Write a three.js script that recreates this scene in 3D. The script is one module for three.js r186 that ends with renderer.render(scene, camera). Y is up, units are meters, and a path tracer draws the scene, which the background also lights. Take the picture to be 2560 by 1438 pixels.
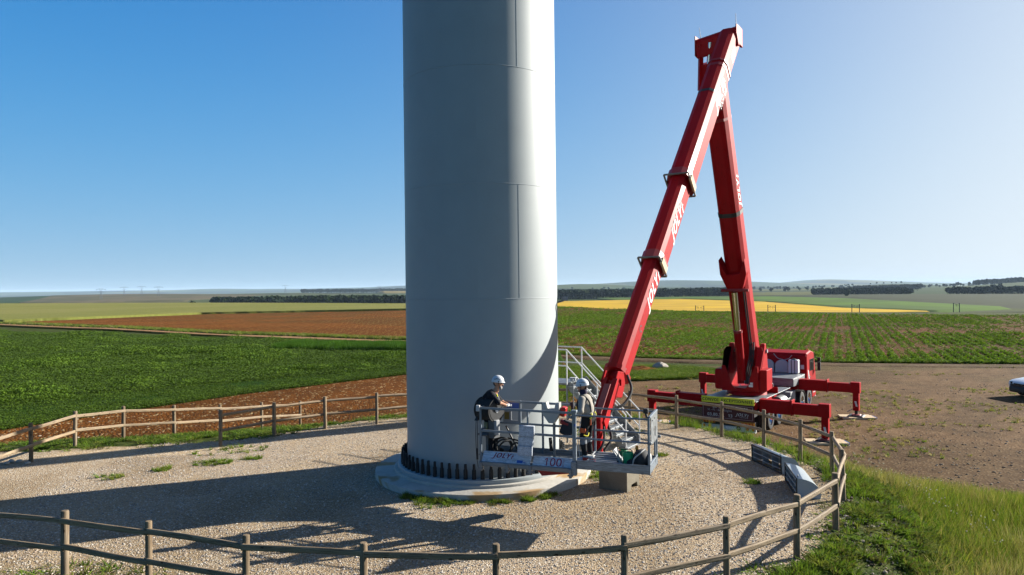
import * as THREE from 'three';
import { mergeGeometries, toCreasedNormals, mergeVertices } from 'three/addons/utils/BufferGeometryUtils.js';
import { RoundedBoxGeometry } from 'three/addons/geometries/RoundedBoxGeometry.js';
import { MarchingCubes } from 'three/addons/objects/MarchingCubes.js';
import { FontLoader } from 'three/addons/loaders/FontLoader.js';

// ---------------------------------------------------------------- camera, sky, sun, exposure
const scene = new THREE.Scene();
const camera = new THREE.PerspectiveCamera(44.66, 1024 / 575, 0.2, 40000);
camera.position.set(0, 5.05, 0);                 // a drone about 5 m above the turbine's gravel pad
camera.rotation.order = 'YXZ';
camera.rotation.set(0.0017, 0, -0.0115);
const renderer = new THREE.WebGLRenderer({ antialias: true });
renderer.toneMapping = THREE.LinearToneMapping;
const EXPOSURE = 2.9;
renderer.toneMappingExposure = EXPOSURE;
renderer.shadowMap.enabled = true;
const SUN_EL = 22.6 * Math.PI / 180, SUN_AZ = 21.5 * Math.PI / 180;      // low sun, to the right and beyond
const sunDir = new THREE.Vector3(Math.cos(SUN_AZ) * Math.cos(SUN_EL), Math.sin(SUN_EL), -Math.sin(SUN_AZ) * Math.cos(SUN_EL));
{
  const W = 1024, H = 512, data = new Float32Array(W * H * 4), D = 180 / Math.PI;
  for (let j = 0; j < H; j++) for (let i = 0; i < W; i++) {
    const el = ((j + 0.5) / H - 0.5) * Math.PI, az = ((i + 0.5) / W - 0.5) * 2 * Math.PI;
    const x = Math.cos(az) * Math.cos(el), y = Math.sin(el), z = Math.sin(az) * Math.cos(el);
    const g = Math.acos(THREE.MathUtils.clamp(x * sunDir.x + y * sunDir.y + z * sunDir.z, -1, 1)) * D, e = Math.max(0, el * D);
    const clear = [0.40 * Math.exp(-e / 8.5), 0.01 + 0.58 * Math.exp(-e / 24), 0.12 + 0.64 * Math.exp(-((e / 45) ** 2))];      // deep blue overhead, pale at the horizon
    const glow = 1 - Math.exp(-3.5 * Math.exp(-g / 16) * (1 + 4.2 * Math.exp(-e / 11)));                                    // haze brightening towards the sun
    const white = [0.93, 0.99, 1.03];
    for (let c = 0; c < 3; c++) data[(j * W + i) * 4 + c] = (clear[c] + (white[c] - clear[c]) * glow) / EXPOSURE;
    data[(j * W + i) * 4 + 3] = 1;
  }
  const sky = new THREE.DataTexture(data, W, H, THREE.RGBAFormat, THREE.FloatType);
  sky.mapping = THREE.EquirectangularReflectionMapping;
  sky.magFilter = THREE.LinearFilter; sky.needsUpdate = true;
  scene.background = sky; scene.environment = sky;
}
const sun = new THREE.DirectionalLight(new THREE.Color(1, 0.95, 0.86), 5);
sun.position.copy(sunDir).multiplyScalar(120); sun.target.position.set(0, 0, -20);
sun.position.add(sun.target.position);
sun.castShadow = true; sun.shadow.mapSize.set(4096, 4096);
Object.assign(sun.shadow.camera, { left: -60, right: 60, top: 40, bottom: -40, near: 1, far: 400 });
scene.add(sun, sun.target);
scene.fog = new THREE.FogExp2(new THREE.Color(0.60, 0.80, 1.0), 0.000042);

// ---------------------------------------------------------------- helpers
function rng(seed) { let a = seed >>> 0; return () => { a = (a + 0x6d2b79f5) | 0; let t = Math.imul(a ^ (a >>> 15), 1 | a); t = (t + Math.imul(t ^ (t >>> 7), 61 | t)) ^ t; return ((t ^ (t >>> 14)) >>> 0) / 4294967296; }; }
const { clamp, lerp, smoothstep } = THREE.MathUtils;
const V = (x, y, z) => new THREE.Vector3(x, y, z);
const P = (x, y, d) => new THREE.Vector3(x, y, -d);          // d = metres away from the camera's plane
function hash2(i, j, s = 0) { let h = Math.imul(i | 0, 374761393) ^ Math.imul(j | 0, 668265263) ^ Math.imul((s + 1) | 0, 1274126177); h = Math.imul(h ^ (h >>> 13), 1274126177); return ((h ^ (h >>> 16)) >>> 0) / 4294967296; }
function vnoise(x, y, per = 0, s = 0) {
  const i = Math.floor(x), j = Math.floor(y), f = x - i, g = y - j, u = f * f * (3 - 2 * f), v = g * g * (3 - 2 * g);
  const w = (n) => per ? ((n % per) + per) % per : n, a = (p, q) => hash2(w(p), w(q), s);
  return (a(i, j) * (1 - u) + a(i + 1, j) * u) * (1 - v) + (a(i, j + 1) * (1 - u) + a(i + 1, j + 1) * u) * v;
}
function fbm(x, y, o = 4, per = 0, s = 0) { let v = 0, a = 0.5, t = 0; for (let k = 0; k < o; k++) { v += a * vnoise(x, y, per, s + k); t += a; a *= 0.5; x *= 2; y *= 2; per *= 2; } return v / t; }
function worley(x, y, per, s) {
  const i = Math.floor(x), j = Math.floor(y); let b = 9, b2 = 9, id = 0;
  for (let q = -1; q <= 1; q++) for (let p = -1; p <= 1; p++) {
    const ii = ((i + p) % per + per) % per, jj = ((j + q) % per + per) % per, h = hash2(ii, jj, s), k = hash2(ii, jj, s + 7);
    const d = Math.hypot(i + p + 0.1 + h * 0.8 - x, j + q + 0.1 + k * 0.8 - y);
    if (d < b) { b2 = b; b = d; id = hash2(ii, jj, s + 13); } else if (d < b2) b2 = d;
  }
  return [b, b2, id];
}
// a square tiling texture from a function (u, v in 0..1) => [r, g, b, height] in sRGB 0..1
function makeTex(n, tile, fn) {
  const c = new Uint8Array(n * n * 4), h = new Uint8Array(n * n * 4);
  for (let j = 0; j < n; j++) for (let i = 0; i < n; i++) {
    const q = fn(i / n, j / n), k = (j * n + i) * 4;
    for (let m = 0; m < 3; m++) { c[k + m] = clamp(q[m], 0, 1) * 255; h[k + m] = clamp(q[3] ?? 0.5, 0, 1) * 255; }
    c[k + 3] = h[k + 3] = 255;
  }
  const mk = (a, srgb) => { const t = new THREE.DataTexture(a, n, n); t.wrapS = t.wrapT = THREE.RepeatWrapping; t.magFilter = THREE.LinearFilter; t.minFilter = THREE.LinearMipmapLinearFilter; t.generateMipmaps = true; if (srgb) t.colorSpace = THREE.SRGBColorSpace; t.repeat.set(1 / tile, 1 / tile); t.needsUpdate = true; return t; };
  return { map: mk(c, true), bump: mk(h, false) };
}
const mix3 = (a, b, t) => [lerp(a[0], b[0], t), lerp(a[1], b[1], t), lerp(a[2], b[2], t)];
const hex = (s) => [parseInt(s.slice(1, 3), 16) / 255, parseInt(s.slice(3, 5), 16) / 255, parseInt(s.slice(5, 7), 16) / 255];
function std(color, rough = 0.7, metal = 0, extra = {}) { return new THREE.MeshStandardMaterial({ color: Array.isArray(color) ? new THREE.Color().setRGB(...color).multiplyScalar(0.72) : new THREE.Color(color), roughness: rough, metalness: metal, side: THREE.DoubleSide, ...extra }); }
function dull(color, extra = {}) { return new THREE.MeshPhysicalMaterial({ color: new THREE.Color().setRGB(...color), roughness: 0.97, specularIntensity: 0.12, side: THREE.DoubleSide, ...extra }); }
function texMat(t, bumpM, rough = 0.95, extra = {}) { return dull([0.48, 0.48, 0.48], { roughness: rough, map: t.map, bumpMap: t.bump, bumpScale: bumpM, ...extra }); }

// geometry helpers
function clean(g) { let o = g.index ? g.toNonIndexed() : g; if (!o.attributes.normal) o.computeVertexNormals(); const r = new THREE.BufferGeometry(); r.setAttribute('position', o.attributes.position); r.setAttribute('normal', o.attributes.normal); r.setAttribute('uv', o.attributes.uv ?? new THREE.BufferAttribute(new Float32Array(o.attributes.position.count * 2), 2)); if (o.attributes.color) r.setAttribute('color', o.attributes.color); return r; }
function merge(list) { list = [].concat(list); return list.length === 1 ? list[0] : mergeGeometries(list.map(clean)); }
function put(g, x = 0, y = 0, z = 0, rx = 0, ry = 0, rz = 0) { g.applyMatrix4(new THREE.Matrix4().compose(V(x, y, z), new THREE.Quaternion().setFromEuler(new THREE.Euler(rx, ry, rz)), V(1, 1, 1))); return g; }
function box(w, h, d, x = 0, y = 0, z = 0, rx = 0, ry = 0, rz = 0, bev = 0.012) {
  const r = Math.min(bev, w * 0.3, h * 0.3, d * 0.3);
  return put(r > 0.002 ? new RoundedBoxGeometry(w, h, d, 1, r) : new THREE.BoxGeometry(w, h, d), x, y, z, rx, ry, rz);
}
function cyl(a, b, r0, r1 = r0, seg = 12, caps = true) {
  const v = b.clone().sub(a), L = v.length(), g = new THREE.CylinderGeometry(r1, r0, L, seg, 1, !caps);
  g.applyMatrix4(new THREE.Matrix4().compose(a.clone().add(b).multiplyScalar(0.5), new THREE.Quaternion().setFromUnitVectors(V(0, 1, 0), v.normalize()), V(1, 1, 1)));
  return g;
}
// a straight bar of w (sideways) x h (upwards) from a to b
function frameOf(a, b, up = V(0, 1, 0)) { const z = b.clone().sub(a).normalize(); let x = up.clone().cross(z); if (x.lengthSq() < 1e-6) x = V(1, 0, 0); x.normalize(); const y = z.clone().cross(x); return new THREE.Matrix4().makeBasis(x, y, z); }
function bar(a, b, w, h = w, up, bev = 0.006) { const L = a.distanceTo(b), g = box(w, h, L, 0, 0, 0, 0, 0, 0, bev); const m = frameOf(a, b, up); m.setPosition(a.clone().add(b).multiplyScalar(0.5)); g.applyMatrix4(m); return g; }
function tube(pts, r, seg = 24, rad = 8) { return new THREE.TubeGeometry(new THREE.CatmullRomCurve3(pts), seg, r, rad, false); }
function lathe(pts, seg = 24) { return new THREE.LatheGeometry(pts.map((p) => new THREE.Vector2(p[0], p[1])), seg); }
function shapeOf(pts, holes = []) { const s = new THREE.Shape(pts.map((p) => new THREE.Vector2(p[0], p[1]))); for (const h of holes) s.holes.push(new THREE.Path(h.map((p) => new THREE.Vector2(p[0], p[1])))); return s; }
function extrude(pts, depth, holes = [], bev = 0.008) { const g = new THREE.ExtrudeGeometry(shapeOf(pts, holes), { depth, bevelEnabled: bev > 0, bevelSize: bev, bevelThickness: bev, bevelSegments: 1, curveSegments: 8 }); g.translate(0, 0, -depth / 2); return g; }

// things, parts, setting
const taken = {};
function numbered(n) { taken[n] = (taken[n] ?? -1) + 1; return taken[n] ? n + '_' + String(taken[n]).padStart(3, '0') : n; }
function shade(o) { o.castShadow = o.receiveShadow = true; return o; }
function thing(name, label, category, pos = V(0, 0, 0), ry = 0, group) { const o = new THREE.Group(); o.name = numbered(name); o.position.copy(pos); o.rotation.y = ry; o.userData = { label, category }; if (group) o.userData.group = group; scene.add(o); return o; }
function part(parent, name, geos, m, label) { const o = shade(new THREE.Mesh(merge(geos), m)); o.name = name; if (label) o.userData.label = label; parent.add(o); return o; }
function solo(name, label, category, geos, m, pos, ry = 0, group) { const o = shade(new THREE.Mesh(merge(geos), m)); o.name = numbered(name); if (pos) o.position.copy(pos); o.rotation.y = ry; o.userData = { label, category }; if (group) o.userData.group = group; scene.add(o); return o; }
function setting(name, geo, m) { const o = shade(new THREE.Mesh(geo, m)); o.name = numbered(name); o.userData = { kind: 'structure', label: name.replace(/_/g, ' ') }; scene.add(o); return o; }
function stuff(name, label, geo, m, mats, colors, parent) { const o = shade(new THREE.InstancedMesh(geo, m, mats.length)); o.name = parent ? name : numbered(name); mats.forEach((q, i) => { o.setMatrixAt(i, q); if (colors) o.setColorAt(i, colors[i]); }); o.userData = { kind: 'stuff', label }; (parent ?? scene).add(o); return o; }
const TM = (p, ry, sx, sy = sx, sz = sx, tilt = 0, ta = 0) => new THREE.Matrix4().compose(p, new THREE.Quaternion().setFromEuler(new THREE.Euler(tilt * Math.cos(ta), ry, tilt * Math.sin(ta))), V(sx, sy, sz));

// ---------------------------------------------------------------- terrain
const TC = [-0.844, 19.53];                                    // tower axis (x, d)
function padSd(x, d) {                                         // signed distance to the raised gravel pad (negative inside)
  const a = Math.hypot(x - TC[0], d - TC[1]) - 9.2;
  const ex = -26 - TC[0], ed = 15.2 - TC[1], t = clamp(((x - TC[0]) * ex + (d - TC[1]) * ed) / (ex * ex + ed * ed), 0, 1);
  const b = Math.hypot(x - TC[0] - ex * t, d - TC[1] - ed * t) - 5.7;
  const k = 1.6, h = clamp(0.5 + 0.5 * (b - a) / k, 0, 1);
  return lerp(b, a, h) - k * h * (1 - h);
}
const CREST = [[-1.2, 470], [-0.8, 440], [-0.446, 367], [-0.155, 285], [0.068, 232], [0.24, 178], [0.47, 149], [0.73, 132], [1.2, 126]];
function table(t, x) { if (x <= t[0][0]) return t[0][1]; for (let i = 1; i < t.length; i++) if (x <= t[i][0]) return lerp(t[i - 1][1], t[i][1], (x - t[i - 1][0]) / (t[i][0] - t[i - 1][0])); return t[t.length - 1][1]; }
// far ridges: u = x / d, distance, half depth, width in u, height
const RIDGES = [[0.25, 9500, 1500, 0.20, 58], [0.46, 12500, 1700, 0.14, 62], [-0.02, 11000, 1500, 0.13, 42], [-0.20, 12000, 1600, 0.16, 40], [-0.45, 13000, 1700, 0.2, 36], [-0.75, 12500, 1700, 0.22, 30],
  [0.80, 2500, 500, 0.18, 13], [0.95, 3100, 700, 0.2, 17], [0.10, 5200, 700, 0.10, 26], [0.55, 4200, 600, 0.08, 15], [0.30, 5600, 700, 0.2, 12], [-0.55, 2300, 420, 0.22, 7], [-0.30, 3300, 600, 0.2, 8], [-0.02, 4200, 700, 0.14, 14], [0.9, 12000, 1500, 0.25, 30]];
function ground(x, d) {
  let y = -1.45 + 0.10 * (vnoise(x / 9 + 40, d / 9 + 40) - 0.5) * smoothstep(padSd(x, d), 2, 8);
  const r = Math.max(1, d), u = x / r, c = table(CREST, u);
  y -= 14.2 * smoothstep(d, c * 0.93, c + 330);
  if (d > 1500) {
    const f = smoothstep(d, 1500, 5000);
    y += f * 10 * (fbm(x / 1500 + 3, d / 1500 + 9, 3, 0, 21) - 0.5);
    for (const [ru, rd, hd, wu, h] of RIDGES) y += 1.7 * h * Math.exp(-(((u - ru) / wu) ** 2) - ((d - rd) / hd) ** 2) * (0.75 + 0.5 * vnoise(x / 900 + rd, d / 900, 0, 5));
  }
  const sd = padSd(x, d);
  const run = lerp(4.2, 9.2, smoothstep(-x, 6, 11) * smoothstep(d, 17, 21));
  if (sd < 10) { const t = smoothstep(sd, -0.1, run); y = lerp(0.02 * (fbm(x / 1.7 + 50, d / 1.7 + 50, 3) - 0.5), y, t); }
  return y;
}
function gridGeo(nx, ny, fn, uvScale = 1) {                     // fn(i/nx, j/ny) => [x, y, d, colour?]
  const pos = new Float32Array((nx + 1) * (ny + 1) * 3), uv = new Float32Array((nx + 1) * (ny + 1) * 2), col = new Float32Array((nx + 1) * (ny + 1) * 3), idx = [];
  let hasCol = false;
  for (let j = 0, k = 0; j <= ny; j++) for (let i = 0; i <= nx; i++, k++) {
    const q = fn(i / nx, j / ny);
    pos.set([q[0], q[1], -q[2]], k * 3); uv.set([q[0] * uvScale, q[2] * uvScale], k * 2);
    if (q[3]) { hasCol = true; col.set(q[3], k * 3); }
    if (i < nx && j < ny) { const a = k, b = k + 1, c = k + nx + 1, e = c + 1; idx.push(a, b, c, b, e, c); }
  }
  const g = new THREE.BufferGeometry(); g.setAttribute('position', new THREE.BufferAttribute(pos, 3)); g.setAttribute('uv', new THREE.BufferAttribute(uv, 2));
  if (hasCol) g.setAttribute('color', new THREE.BufferAttribute(col, 3));
  g.setIndex(idx); g.computeVertexNormals(); return g;
}
// a sheet over the cells of a grid whose centre passes the mask
function maskSheet(x0, x1, d0, d1, step, mask, lift, tint) {
  const nx = Math.round((x1 - x0) / step), nd = Math.round((d1 - d0) / step), id = new Map(), pos = [], uv = [], col = [], idx = [];
  const inside = (i, j) => mask(x0 + (i + 0.5) * step, d0 + (j + 0.5) * step);
  const vtx = (i, j) => { const key = j * (nx + 1) + i; if (!id.has(key)) { const x = x0 + i * step, d = d0 + j * step; id.set(key, pos.length / 3); pos.push(x, ground(x, d) + (inside(i, j) && inside(i - 1, j) && inside(i, j - 1) && inside(i - 1, j - 1) ? lift : -0.06), -d); uv.push(x, d); if (tint) col.push(...tint(x, d)); } return id.get(key); };
  for (let j = 0; j < nd; j++) for (let i = 0; i < nx; i++) if (mask(x0 + (i + 0.5) * step, d0 + (j + 0.5) * step)) { const a = vtx(i, j), b = vtx(i + 1, j), c = vtx(i, j + 1), e = vtx(i + 1, j + 1); idx.push(a, b, c, b, e, c); }
  const g = new THREE.BufferGeometry(); g.setAttribute('position', new THREE.Float32BufferAttribute(pos, 3)); g.setAttribute('uv', new THREE.Float32BufferAttribute(uv, 2)); if (tint) g.setAttribute('color', new THREE.Float32BufferAttribute(col, 3));
  g.setIndex(idx); g.computeVertexNormals(); return g;
}
// a sheet between a near and a far line of [x, d] points, draped over the ground
function along(line, t) { const n = line.length - 1, k = Math.min(n - 1, Math.floor(t * n)), f = t * n - k; return [lerp(line[k][0], line[k + 1][0], f), lerp(line[k][1], line[k + 1][1], f)]; }
function drape(near, far, nx, nd, lift, slope = 0.0012, tint, wig = 0, dip = 1) {
  return gridGeo(nx, nd, (s, t) => { const a = along(near, s), b = along(far, s); const x = lerp(a[0], b[0], t), e = t === 0 || t === 1 ? wig * (fbm(s * 40 + near[0][0], t * 9, 3) - 0.5) : 0, d = lerp(a[1], b[1], t) + e; return [x, ground(x, d) + (dip && (s === 0 || s === 1 || t === 0 || t === 1) ? -0.06 - 0.0006 * d : lift + slope * d), d, tint && tint(x, d)]; });
}

// ---------------------------------------------------------------- surface textures
const T = {};
T.gravel = makeTex(1024, 3.2, (u, v) => {                       // crushed limestone
  const a = worley(u * 90, v * 90, 90, 1), b = worley(u * 160, v * 160, 160, 5), s = fbm(u * 8, v * 8, 4, 8, 3);
  const big = a[2] > 0.45, w = big ? a : b, gap = smoothstep(w[1] - w[0], 0.02, 0.22);
  let c = mix3(hex('#a68e72'), hex('#ead9bd'), w[2] * w[2] * 0.6 + w[2] * 0.4);
  if (w[2] > 0.93) c = hex('#f6f1e6'); if (w[2] < 0.07) c = hex('#7d7470'); if (w[2] > 0.4 && w[2] < 0.47) c = hex('#bd9c7c');
  c = mix3(hex('#bda684'), c, 0.3 + 0.7 * gap); c = mix3(c, hex('#c9ae88'), 0.35 * s);
  return [...c, (big ? 0.35 + 0.65 * gap * (1 - a[0] * 0.7) : 0.15 + 0.45 * gap * (1 - b[0] * 0.7))];
});
T.hard = makeTex(1024, 6, (u, v) => {                           // compacted earth and stone
  const a = worley(u * 70, v * 70, 70, 21), n = fbm(u * 10, v * 10, 5, 10, 4), m = fbm(u * 90, v * 90, 2, 90, 8);
  let c = mix3(hex('#6b5236'), hex('#9b8161'), clamp(n * 1.3 - 0.15, 0, 1)); c = mix3(c, hex('#4b3a26'), m * 0.45);
  if (a[2] > 0.72 && a[0] < 0.35) c = mix3(c, hex('#b7a486'), 0.75);
  return [...c, 0.4 * n + 0.35 * m + (a[2] > 0.72 ? 0.3 * (1 - a[0]) : 0)];
});
T.soil = makeTex(512, 5, (u, v) => {                            // ploughed, stony, orange-brown
  const a = worley(u * 40, v * 40, 40, 31), n = fbm(u * 12, v * 12, 4, 12, 6), m = vnoise(u * 90, v * 90, 90, 14);
  let c = mix3(hex('#5e3a18'), hex('#a3692c'), clamp(a[2] * 0.5 + n * 0.45 + m * 0.25 - 0.15, 0, 1));
  if (a[2] > 0.95) c = hex('#cbb798');
  return [...c, 1 - a[0] * 0.9];
});
T.grass = makeTex(512, 4, (u, v) => {
  const n = fbm(u * 16, v * 16, 5, 16, 9), m = fbm(u * 64, v * 64, 2, 64, 2);
  const c = mix3(hex('#35461a'), hex('#66702f'), clamp(n * 1.4 - 0.2, 0, 1)); return [...mix3(c, hex('#6a5733'), smoothstep(m, 0.55, 0.9) * 0.7), n * 0.5 + m * 0.5];
});
T.crop = makeTex(512, 5, (u, v) => {                            // close low leaves
  const a = worley(u * 48, v * 48, 48, 41), n = fbm(u * 10, v * 10, 4, 10, 12);
  const c = mix3(hex('#223c0a'), hex('#466e16'), clamp(a[2] * 0.7 + n * 0.5 - 0.1, 0, 1)); return [...c, 1 - a[0]];
});
T.wheat = makeTex(512, 6, (u, v) => {
  const n = fbm(u * 14, v * 14, 4, 14, 15), m = vnoise(u * 128, v * 128, 128, 3);
  return [...mix3(hex('#8f8f4c'), hex('#b7b06a'), clamp(n * 0.8 + m * 0.4 - 0.1, 0, 1)), 0.5 * n + 0.5 * m];
});
T.grey = makeTex(256, 400, (u, v) => { const n = fbm(u * 16, v * 16, 5, 16, 19); const k = 0.8 + 0.2 * n; return [k, k, k, n]; });
T.wood = makeTex(512, 1, (u, v) => {                            // weathered grain along v
  const g = fbm(u * 48 + 3 * fbm(u * 4, v * 2, 2, 4, 3), v * 3, 4, 0, 33), k = worley(u * 6, v * 4, 6, 51), crack = smoothstep(fbm(u * 60, v * 2.5, 2, 0, 71), 0.68, 0.8);
  let c = mix3(hex('#6e5b45'), hex('#b19c7e'), clamp(g * 1.5 - 0.25, 0, 1)); c = mix3(c, hex('#8d8a82'), 0.35 * fbm(u * 5, v * 5, 3, 5, 44)); if (k[2] > 0.8 && k[0] < 0.12) c = hex('#3e2b1a'); c = mix3(c, hex('#39291b'), crack * 0.7);
  return [...c, g - crack * 0.6];
});
T.concrete = makeTex(512, 3, (u, v) => {
  const n = fbm(u * 6, v * 6, 5, 6, 61), m = fbm(u * 60, v * 60, 2, 60, 64), st = smoothstep(fbm(u * 4 + 9, v * 4, 4, 4, 66), 0.55, 0.72);
  let c = mix3(hex('#a9a49a'), hex('#cfcbc1'), n); c = mix3(c, hex('#8b857c'), m * 0.25); c = mix3(c, hex('#9d7a4e'), st * 0.75);
  return [...c, 0.5 * n + 0.5 * m];
});
T.plain = makeTex(512, 1.6, (u, v) => { const n = fbm(u * 6, v * 6, 5, 6, 81), m = fbm(u * 70, v * 70, 2, 70, 84); const p = smoothstep(worley(u * 34, v * 34, 34, 9)[0], 0.06, 0.14); return [...mix3(mix3(hex('#8f8878'), hex('#b3aa98'), n), hex('#6f695c'), m * 0.3 + (1 - p) * 0.4), 0.5 * n + 0.5 * p]; });
T.zinc = makeTex(512, 0.8, (u, v) => { const a = worley(u * 14, v * 14, 14, 91), n = fbm(u * 8, v * 8, 4, 8, 92); const k = 0.62 + 0.16 * a[2] + 0.22 * n; return [k * 0.97, k, k * 1.03, n]; });
T.paint = makeTex(512, 4, (u, v) => { const n = fbm(u * 8, v * 8, 5, 8, 95), s = smoothstep(fbm(u * 40, v * 3, 3, 40, 97), 0.66, 0.85); const k = 0.955 + 0.045 * n - s * 0.006; return [k, k, k * 0.99, n]; });

T.wear = makeTex(512, 2.5, (u, v) => {                          // scuffed, dusty paint: small chips and rubbed bands
  const n = fbm(u * 5, v * 5, 5, 5, 101), sc = smoothstep(fbm(u * 60, v * 6, 3, 60, 103), 0.64, 0.80), chip = worley(u * 24, v * 24, 24, 105), k = 0.86 + 0.16 * n;
  let c = [k, k, k]; c = mix3(c, [0.70, 0.64, 0.60], sc * 0.35); if (chip[2] > 0.965 && chip[0] < 0.18) c = [0.5, 0.42, 0.38]; return [...c, n];
});
const M = {
  gravel: texMat(T.gravel, 0.022, 0.95, { vertexColors: true, color: new THREE.Color().setRGB(0.57, 0.58, 0.60) }), hard: texMat(T.hard, 0.03, 0.95, { vertexColors: true }), soil: texMat(T.soil, 0.07, 0.97, { vertexColors: true }),
  base: dull([0.48, 0.48, 0.48], { map: T.grass.map, bumpMap: T.grass.bump, bumpScale: 0.05, vertexColors: true }),
  cropLeaf: texMat(T.crop, 0.12, 0.9, { vertexColors: true }), wheat: texMat(T.wheat, 0.1, 0.95, { vertexColors: true }),
  far: dull([0.48, 0.48, 0.48], { map: T.grey.map, vertexColors: true }),
  wood: texMat(T.wood, 0.004, 0.85), concrete: texMat(T.concrete, 0.008, 0.9, { color: new THREE.Color().setRGB(0.80, 0.80, 0.80) }), block: texMat(T.plain, 0.004, 0.92),
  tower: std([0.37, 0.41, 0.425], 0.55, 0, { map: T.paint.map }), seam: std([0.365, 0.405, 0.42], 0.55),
  zinc: std([0.42, 0.46, 0.50], 0.5, 0.6, { map: T.zinc.map }), alu: std([0.42, 0.42, 0.41], 0.5, 0.5, { map: T.zinc.map }),
  red: new THREE.MeshPhysicalMaterial({ color: new THREE.Color().setRGB(0.33, 0.0022, 0.005), roughness: 0.55, specularIntensity: 0.2, clearcoat: 0.03, clearcoatRoughness: 0.15, side: THREE.DoubleSide, map: T.wear.map }),
  redDark: std([0.30, 0.006, 0.01], 0.5), redFaded: std([0.36, 0.05, 0.045], 0.6),
  black: std([0.012, 0.012, 0.013], 0.55), rubber: std([0.018, 0.018, 0.018], 0.85), blackGloss: std([0.01, 0.01, 0.011], 0.2),
  white: std([0.78, 0.78, 0.78], 0.4), whiteText: std([0.8, 0.8, 0.8], 0.55), chrome: std([0.75, 0.73, 0.68], 0.18, 1),
  grey: std([0.32, 0.33, 0.34], 0.6), greyLight: std([0.55, 0.55, 0.54], 0.6), yellow: std([0.95, 0.85, 0.03], 0.55), orange: std([0.75, 0.30, 0.02], 0.5),
  blue: std([0.03, 0.10, 0.42], 0.5), pine: std([0.66, 0.50, 0.30], 0.8), green: std([0.02, 0.45, 0.16], 0.4), redLamp: std([0.5, 0.02, 0.015], 0.3),
};

// ---------------------------------------------------------------- the lie of the land
const one = [1, 1, 1];
const FARCOL = [[0.055, 0.10, 0.025], [0.075, 0.12, 0.035], [0.12, 0.15, 0.05], [0.20, 0.19, 0.07], [0.28, 0.23, 0.10], [0.05, 0.085, 0.025], [0.17, 0.11, 0.05], [0.09, 0.13, 0.04], [0.021, 0.04, 0.016], [0.02, 0.037, 0.015]];
function farColor(x, d) {
  const k = d < 3000 ? 420 : d < 7000 ? 700 : 1100, i = x / k + 0.25 * fbm(x / 900, d / 900, 2), j = d / (k * 1.5), w = worley(i + 500, j + 500, 100000, 3);
  const c = FARCOL[Math.floor(w[2] * 9.999)];
  return c;
}
{
  const NA = 420, NR = 330;
  const g = gridGeo(NA, NR, (s, t) => {
    const a = (s < 0.06 ? lerp(-180, -56, s / 0.06) : s > 0.94 ? lerp(56, 180, (s - 0.94) / 0.06) : lerp(-56, 56, (s - 0.06) / 0.88)) * Math.PI / 180;
    const r = 2 * Math.pow(16000 / 2, t), x = r * Math.sin(a), d = r * Math.cos(a);
    let c = one;
    const f = smoothstep(d, 900, 1100);
    if (f > 0) { const q = farColor(x, d); c = mix3(one, [q[0] / 0.11, q[1] / 0.13, q[2] / 0.05], f); }
    return [x, ground(x, d) - 0.02 - 0.0004 * Math.max(0, d), d, c];
  });
  setting('ground', g, M.base);
}
const noiseTint = (lo, hi, sc, seed, a = one, b = [0.75, 0.72, 0.66]) => (x, d) => mix3(a, b, smoothstep(fbm(x / sc + seed, d / sc + seed, 4, 0, seed), lo, hi));
// gravel pad
const padEdge = (x, d) => padSd(x, d) + 0.55 * (fbm(x * 0.9 + 70, d * 0.9 + 70, 3) - 0.5);
setting('gravel_pad', maskSheet(-30, 9.6, 8, 30, 0.2, (x, d) => padEdge(x, d) < 0.0, 0.012, (x, d) => {
  const n = smoothstep(fbm(x / 2.6 + 5, d / 2.6 + 5, 4, 0, 3), 0.42, 0.68), m = smoothstep(fbm(x / 6 + 15, d / 6 + 5, 3, 0, 9), 0.4, 0.7), e = smoothstep(padEdge(x, d), -1.6, -0.3) * 0.5 * n;
  let c = mix3([1.04, 1.02, 1.0], [0.80, 0.75, 0.67], n * 0.9); c = mix3(c, [1.12, 1.06, 0.96], 0.7 * smoothstep(fbm(x / 1.1 + 41, d / 3.2 + 17, 4, 0, 23), 0.55, 0.75)); if (x < -6) c = mix3(c, [1.16, 1.1, 1.0], m * smoothstep(-x, 6, 9)); { const sx = (x + 11.6) / 3.4, sd = (d - 22.2 - (x + 11.6) * 0.16) / 0.75, w = fbm(x * 1.3 + 4, d * 1.3, 3); c = mix3(c, [1.32, 1.25, 1.12], smoothstep(1.15 - Math.hypot(sx, sd) + (w - 0.5) * 0.7, 0, 0.3)); } return mix3(c, [0.62, 0.58, 0.42], e);
}), M.gravel);
// hardstand and lane
const hardMask = (x, d) => { const w = 1.6 * (fbm(x / 3 + 9, d / 3 + 9, 4) - 0.5); return padSd(x, d) > 3.4 + w * 0.8 && d < 57.2 && x > 2.8 + (d - 30) * 0.04 + w && d > 24.0 - (x - 10) * 0.62 + w * 1.3 && !((x - 9) ** 2 / 55 + (d - 53.2) ** 2 / 16 < 1 + w) && d > 19 - (x > 14 ? 0.2 * (x - 14) : 0) + w; };
setting('hardstand', maskSheet(2, 62, 12, 58, 0.4, hardMask, 0.012, (x, d) => { const n = smoothstep(fbm(x / 4 + 25, d / 4 + 2, 4, 0, 5), 0.4, 0.7), m = smoothstep(fbm(x / 11 + 3, d / 5 + 31, 4, 0, 7), 0.45, 0.65); return mix3(mix3([1.12, 1.0, 0.88], [0.80, 0.73, 0.62], n), [0.80, 0.86, 0.62], m * smoothstep(d, 36, 54) * 0.8); }), M.hard);
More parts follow.
